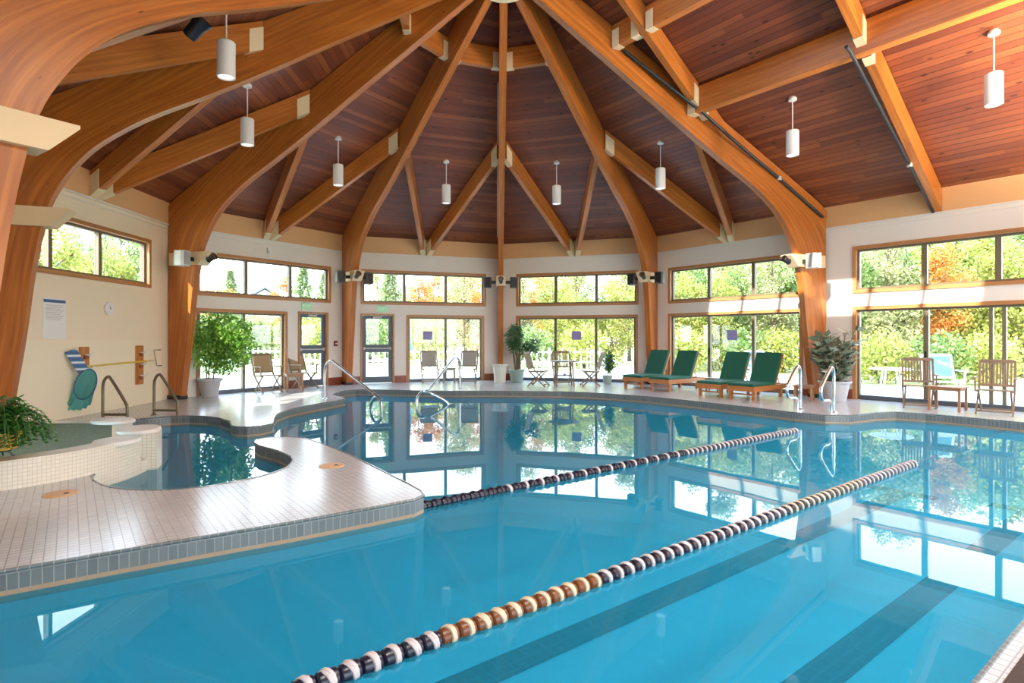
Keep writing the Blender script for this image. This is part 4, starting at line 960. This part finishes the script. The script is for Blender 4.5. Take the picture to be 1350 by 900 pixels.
# skimmer lids let into the deck
for i, (x, y, lab) in enumerate(((-4.05,-5.62,'round orange skimmer hatch in the deck in front of the hot tub'), (-1.95,-4.55,'round orange skimmer hatch on the tiled point of the deck'))):
    root = thing('skimmer_hatch', lab, 'hatch', (x,y,0), 0, 'skimmer hatches in the deck'); b = MB(); b.lathe([(.135,0), (.135,.004), (.125,.008)], 24); b.build('disc', 'stain', root); b = MB(); b.lathe([(.02,.008), (.02,.011)], 10, c=(.05,0,0)); b.build('finger_hole', 'soil', root)

# ------------------------------------------------------------------ outdoors
def offs(d): return [xy(v.normalized()*(v.length+d/cos(radians(18)))) for v in (VK['B'], VK['C'], VK['D'], VK['E'], VK['F'])] + [xy(nw(AP+d, WEND+d)), xy(nw(-AP-d, WEND+d))]
def slab(name, inner, outer_, z, m):
    v, t = cdt([outer_, inner]); g = MB(); fs = [q if (v[q[1]]-v[q[0]]).cross(v[q[2]]-v[q[0]]).z > 0 else q[::-1] for q in t]
    g.add([(p.x, p.y, z) for p in v], fs); return struct(g.build(name, m))
slab('patio', offs(.21), offs(5.2), -.06, 'patio')
slab('lawn', offs(5.2), [(cos(2*pi*i/48)*120, sin(2*pi*i/48)*120) for i in range(48)], -.09, 'lawn')
random.seed(21)
def tree_meshes(kind):
    H = {'round':8.5, 'cone':9.5, 'tall':11.0, 'bush':2.6}[kind]; t = MB(); l = MB()
    if kind == 'bush':
        for k in range(4): a = k*1.6; t.tube(bez([(0,0,0), (.2*cos(a),.2*sin(a),.8), (.5*cos(a),.5*sin(a),1.6)], 3), .03, 5)
        for i in range(1500): d = rnd(); r = random.random()**.4; l.leaf(Vector((d.x*1.3*r, d.y*1.3*r, 1.25+d.z*1.15*r)), rnd(), .20, .11)
        return t, l
    t.tube(bez([(0,0,-.3), (.05,0,H*.2), (-.1,.05,H*.45), (0,0,H*.9)], 4), [.20-.18*i/12 for i in range(13)], 8)
    cl_ = []
    if kind == 'cone':
        for i in range(3400):
            z = random.random()**1.2; a = random.uniform(0,2*pi); r = (1-z)*2.3*(.15+.85*random.random()**.6)*(.8+.42*sin(z*38+2.0*sin(a*3)))
            p = Vector((cos(a)*r, sin(a)*r, .6+z*(H-.6))); l.leaf(p, Vector((cos(a),sin(a),-.45+random.gauss(0,.3))), .42, .15)
        return t, l
    sp = 2.3 if kind == 'round' else 1.9; nb = 56
    for i in range(nb):
        d = rnd(); r = random.random()**.5; zc = H*(.48 if kind == 'round' else .52); c = Vector((d.x*r*sp, d.y*r*sp, zc+d.z*r*H*.46)); cl_.append((c, random.uniform(.55,1.0)))
        if i%3 == 0: z0 = max(.2*H, c.z-1.2-random.random()); t.tube(bez([(0,0,z0), (c.x*.5,c.y*.5,(z0+c.z)/2+.1), tuple(c)], 3), [.06-.045*k/6 for k in range(7)], 5)
    for c, r in cl_:
        for j in range(150):
            p = c+rnd()*r*random.random()**.5; l.leaf(p, rnd()*.8+Vector((0,0,-.4)), .21, .125)
    return t, l
protos = {}
def tree(kind, leafm, x, y, sc, lab, grp, rz=0, cat='tree', name=None):
    key = (kind, leafm)
    if key not in protos:
        root = thing(name or {'round':'broadleaf_tree','tall':'slender_tree','cone':'conifer','bush':'garden_shrub'}[kind], lab, cat, (x,y,-.2), rz, grp)
        same = [v for q, v in protos.items() if q[0] == kind]
        t, l = tree_meshes(kind); t.build('trunk', 'bark', root); l.build('crown', leafm, root); protos[key] = root
    else: root = dup(protos[key], (x,y,-.2), rz, lab, grp); root['category'] = cat
    root.scale = (sc,sc,sc); return root
def pol(a, d): return (sin(radians(a))*d, cos(radians(a))*d)
kinds = {'Y':('round','leafyel','yellow green'), 'G':('round','leafgrn','green'), 'O':('tall','leaforg','orange'), 'C':('cone','leafcon','dark conical'), 'P':('tall','leafpal','pale olive'), 'T':('tall','leafgrn','slender green'), 'B':('bush','leafgrn','low green'), 'U':('bush','leafyel','low yellow')}
# (azimuth from room centre, distance, kind, scale) by bay
LENS_F = 756.75
def view_pt(px, z):                     # ground point at depth z in front of the camera, on the bearing of photo column px
    a = (px-675)/LENS_F; cyw, syw = cos(.02851), sin(.02851)
    return (-.16+z*(a*cyw+syw), -10.869+z*(-a*syw+cyw))
groves = [('left wall window', [(48,20,'Y',.75),(95,21,'U',1.5),(88,26,'G',.8),(135,23,'Y',.7),(160,30,'G',.95),(188,25,'G',.72)]),
 ('windows left of the exit rib', [(272,44,'O',.52),(292,36,'O',.46),(304,40,'C',.66),(262,31,'B',1.3),(325,33,'B',1.25),(350,34,'U',1.2),(374,44,'O',.60),(400,42,'C',.74),(428,38,'C',.62),(415,31,'U',1.2)]),
 ('windows by the grey sling chairs', [(488,34,'B',1.3),(515,36,'C',.68),(498,44,'P',.62),(552,38,'O',.52),(578,44,'O',.62),(562,30,'U',1.2),(612,36,'P',.66),(630,44,'O',.66),(600,48,'P',.9),(535,50,'Y',.8)]),
 ('windows behind the round table', [(690,33,'P',.62),(708,40,'O',.62),(728,36,'Y',.68),(752,30,'Y',.52),(760,42,'P',.8),(782,34,'G',.62),(806,31,'Y',.60),(830,36,'P',.75),(820,46,'O',.75),(770,27.5,'U',.95),(700,28,'B',.9),(735,48,'Y',1.0)]),
 ('windows behind the green loungers', [(890,27,'Y',.60),(912,31,'G',.72),(935,26,'Y',.58),(952,34,'P',.85),(972,28,'G',.65),(995,30,'Y',.75),(1018,26,'P',.58),(1040,30,'G',.80),(960,40,'Y',1.1),(1010,40,'Y',1.15),(905,24.5,'U',.85),(985,24.5,'B',.85),(1030,24,'U',.85),(900,40,'G',1.1)]),
 ('right windows behind the slatted armchairs', [(1125,22,'G',.62),(1150,24,'Y',.66),(1172,21,'P',.55),(1195,23,'G',.68),(1218,25,'Y',.75),(1245,21,'O',.48),(1262,24,'Y',.72),(1290,21,'Y',.60),(1318,23,'G',.70),(1345,21,'Y',.66),(1375,23,'G',.75),(1140,32,'Y',1.0),(1200,33,'G',1.1),(1260,32,'Y',1.05),(1320,32,'G',1.1),(1375,31,'Y',1.1),(1160,18.5,'U',.75),(1235,18,'B',.75),(1300,17.8,'U',.75)])]
for nm, lst in groves:
    for px_, z_, kd, sc in lst:
        k, lm, cn = kinds[kd]; x, y = view_pt(px_, z_); ty = 'shrub' if k == 'bush' else 'tree'
        tree(k, lm, x, y, sc, '%s %s outside the %s' % (cn, ty, nm), '%s %ss outside the %s' % (cn, ty, nm), random.uniform(0,6), ty)
# a few more trees that close the view to either side
for a, d, kd, sc in ((-84,17,'G',.8),(-98,20,'Y',1.0),(92,22,'G',.9),(104,22,'Y',.95),(116,22,'G',1.0),(-112,22,'G',1.0)):
    k, lm, cn = kinds[kd]; x, y = pol(a, d); tree(k, lm, x, y, sc, '%s tree beyond the edge of the picture' % cn, '%s trees beyond the edge of the picture' % cn, 1.0)
# neighbouring houses
def house(label, loc, rz, w, d, h, rh, wm='housewhite'):
    root = thing('house', label, 'house', loc, rz)
    b = MB(); b.box((0,0,h/2), (w,d,h)); b.prism([(-w/2,-d/2,h), (w/2,-d/2,h), (0,-d/2,h+rh)], (0,d,0)); b.build('wall', wm, root)
    b = MB()
    for s_ in (-1, 1): b.prism([(s_*(w/2+.3),-d/2-.3,h-.15), (0,-d/2-.3,h+rh+.08), (0,-d/2-.3,h+rh+.28), (s_*(w/2+.3),-d/2-.3,h+.08)], (0,d+.6,0))
    b.build('roof', 'roofgrey', root)
    for x in (-w*.28, w*.28):
        q = MB(); q.box((x,-d/2-.02,h*.55), (1.1,.06,1.5)); f_ = q.build('window', 'housewhite', root); q = MB(); q.box((x,-d/2-.06,h*.55), (.9,.03,1.3)); q.build('pane', 'slate', f_)
    q = MB(); q.box((0,-d/2-.03,1.0), (1.0,.06,2.0)); q.build('door', 'slate', root)
house('white house with a grey gable roof beyond the ficus', (*view_pt(345, 52), -.2), radians(25), 8, 9, 3.0, 2.6); house('white cottage seen past the grey sling chairs', (*view_pt(615, 56), -.2), radians(5), 9, 8, 2.6, 2.4)
# fence, umbrella, patio things
fe = thing('picket_fence', 'long white picket fence on the lawn behind the back windows', 'fence', (-6,17.5,-.1), radians(-8))
b = MB(); b.box((0,0,.35), (22,.04,.08)); b.box((0,0,.80), (22,.04,.08)); b.build('rails', 'housewhite', fe)
b = MB()
for i in range(74): b.box((-10.9+i*.298,-.03,.5), (.09,.02,1.0))
b.build('pickets', 'housewhite', fe)
um = thing('closed_umbrella', 'closed grey blue patio umbrella outside the slate door', 'umbrella', (-3.4,10.6,-.055))
b = MB(); b.tube([(0,0,.03), (0,0,2.2)], .022, 8); b.build('pole', 'lightgrey', um); b = MB(); b.lathe([(.25,0), (.25,.06), (.05,.10)], 18); b.build('base', 'lightgrey', um)
b = MB(); b.lathe([(.05,.95), (.13,1.0), (.10,1.6), (.03,2.18)], 12, flute=.12); b.build('canopy', 'bluegrey', um)
def patio_table(loc, lab):
    root = thing('patio_table', lab, 'table', loc, 0, 'white tables out on the terrace'); b = MB(); b.lathe([(.42,.68), (.45,.69), (.45,.71), (.42,.72)], 20); b.build('tabletop', 'white', root)
    for k in range(4): a = k*pi/2+.4; l = MB(); l.tube([(.30*cos(a),.30*sin(a),0), (.20*cos(a),.20*sin(a),.69)], .02, 6); l.build('leg', 'white', root)
patio_table((9.3,2.6,-.055), 'round white terrace table outside, left of the blue chair'); patio_table((11.4,.7,-.055), 'round white terrace table outside behind the slatted armchairs')
bc = make_chair('blue fabric chair outside on the terrace right of the plant', 'white', 'cloth', 'terrace chairs outside'); bc['group'] = 'terrace chairs outside'; bc.location = (9.75,1.55,-.055); bc.rotation_euler = (0,0,face_to(-.3,-.95)); bc.scale = (1.15,1.15,1.1)
dup(bc, (7.1,5.6,-.055), face_to(-.8,-.5), 'blue fabric chair outside behind the green loungers').scale = (1.15,1.15,1.1)
sr = thing('step_railing', 'white slanting railing outside the back right windows', 'railing', (3.2,9.4,-.055), radians(-10))
b = MB(); b.tube([(0,0,1.0), (1.9,0,.15)], .025, 6); b.tube([(0,0,.6), (1.4,0,-.02+.02)], .02, 6); b.build('handrail', 'white', sr)
for i in range(4): q = MB(); q.tube([(i*.5,0,0), (i*.5,0,1.0-.45*i*.5)], .018, 6); q.build('baluster', 'white', sr)
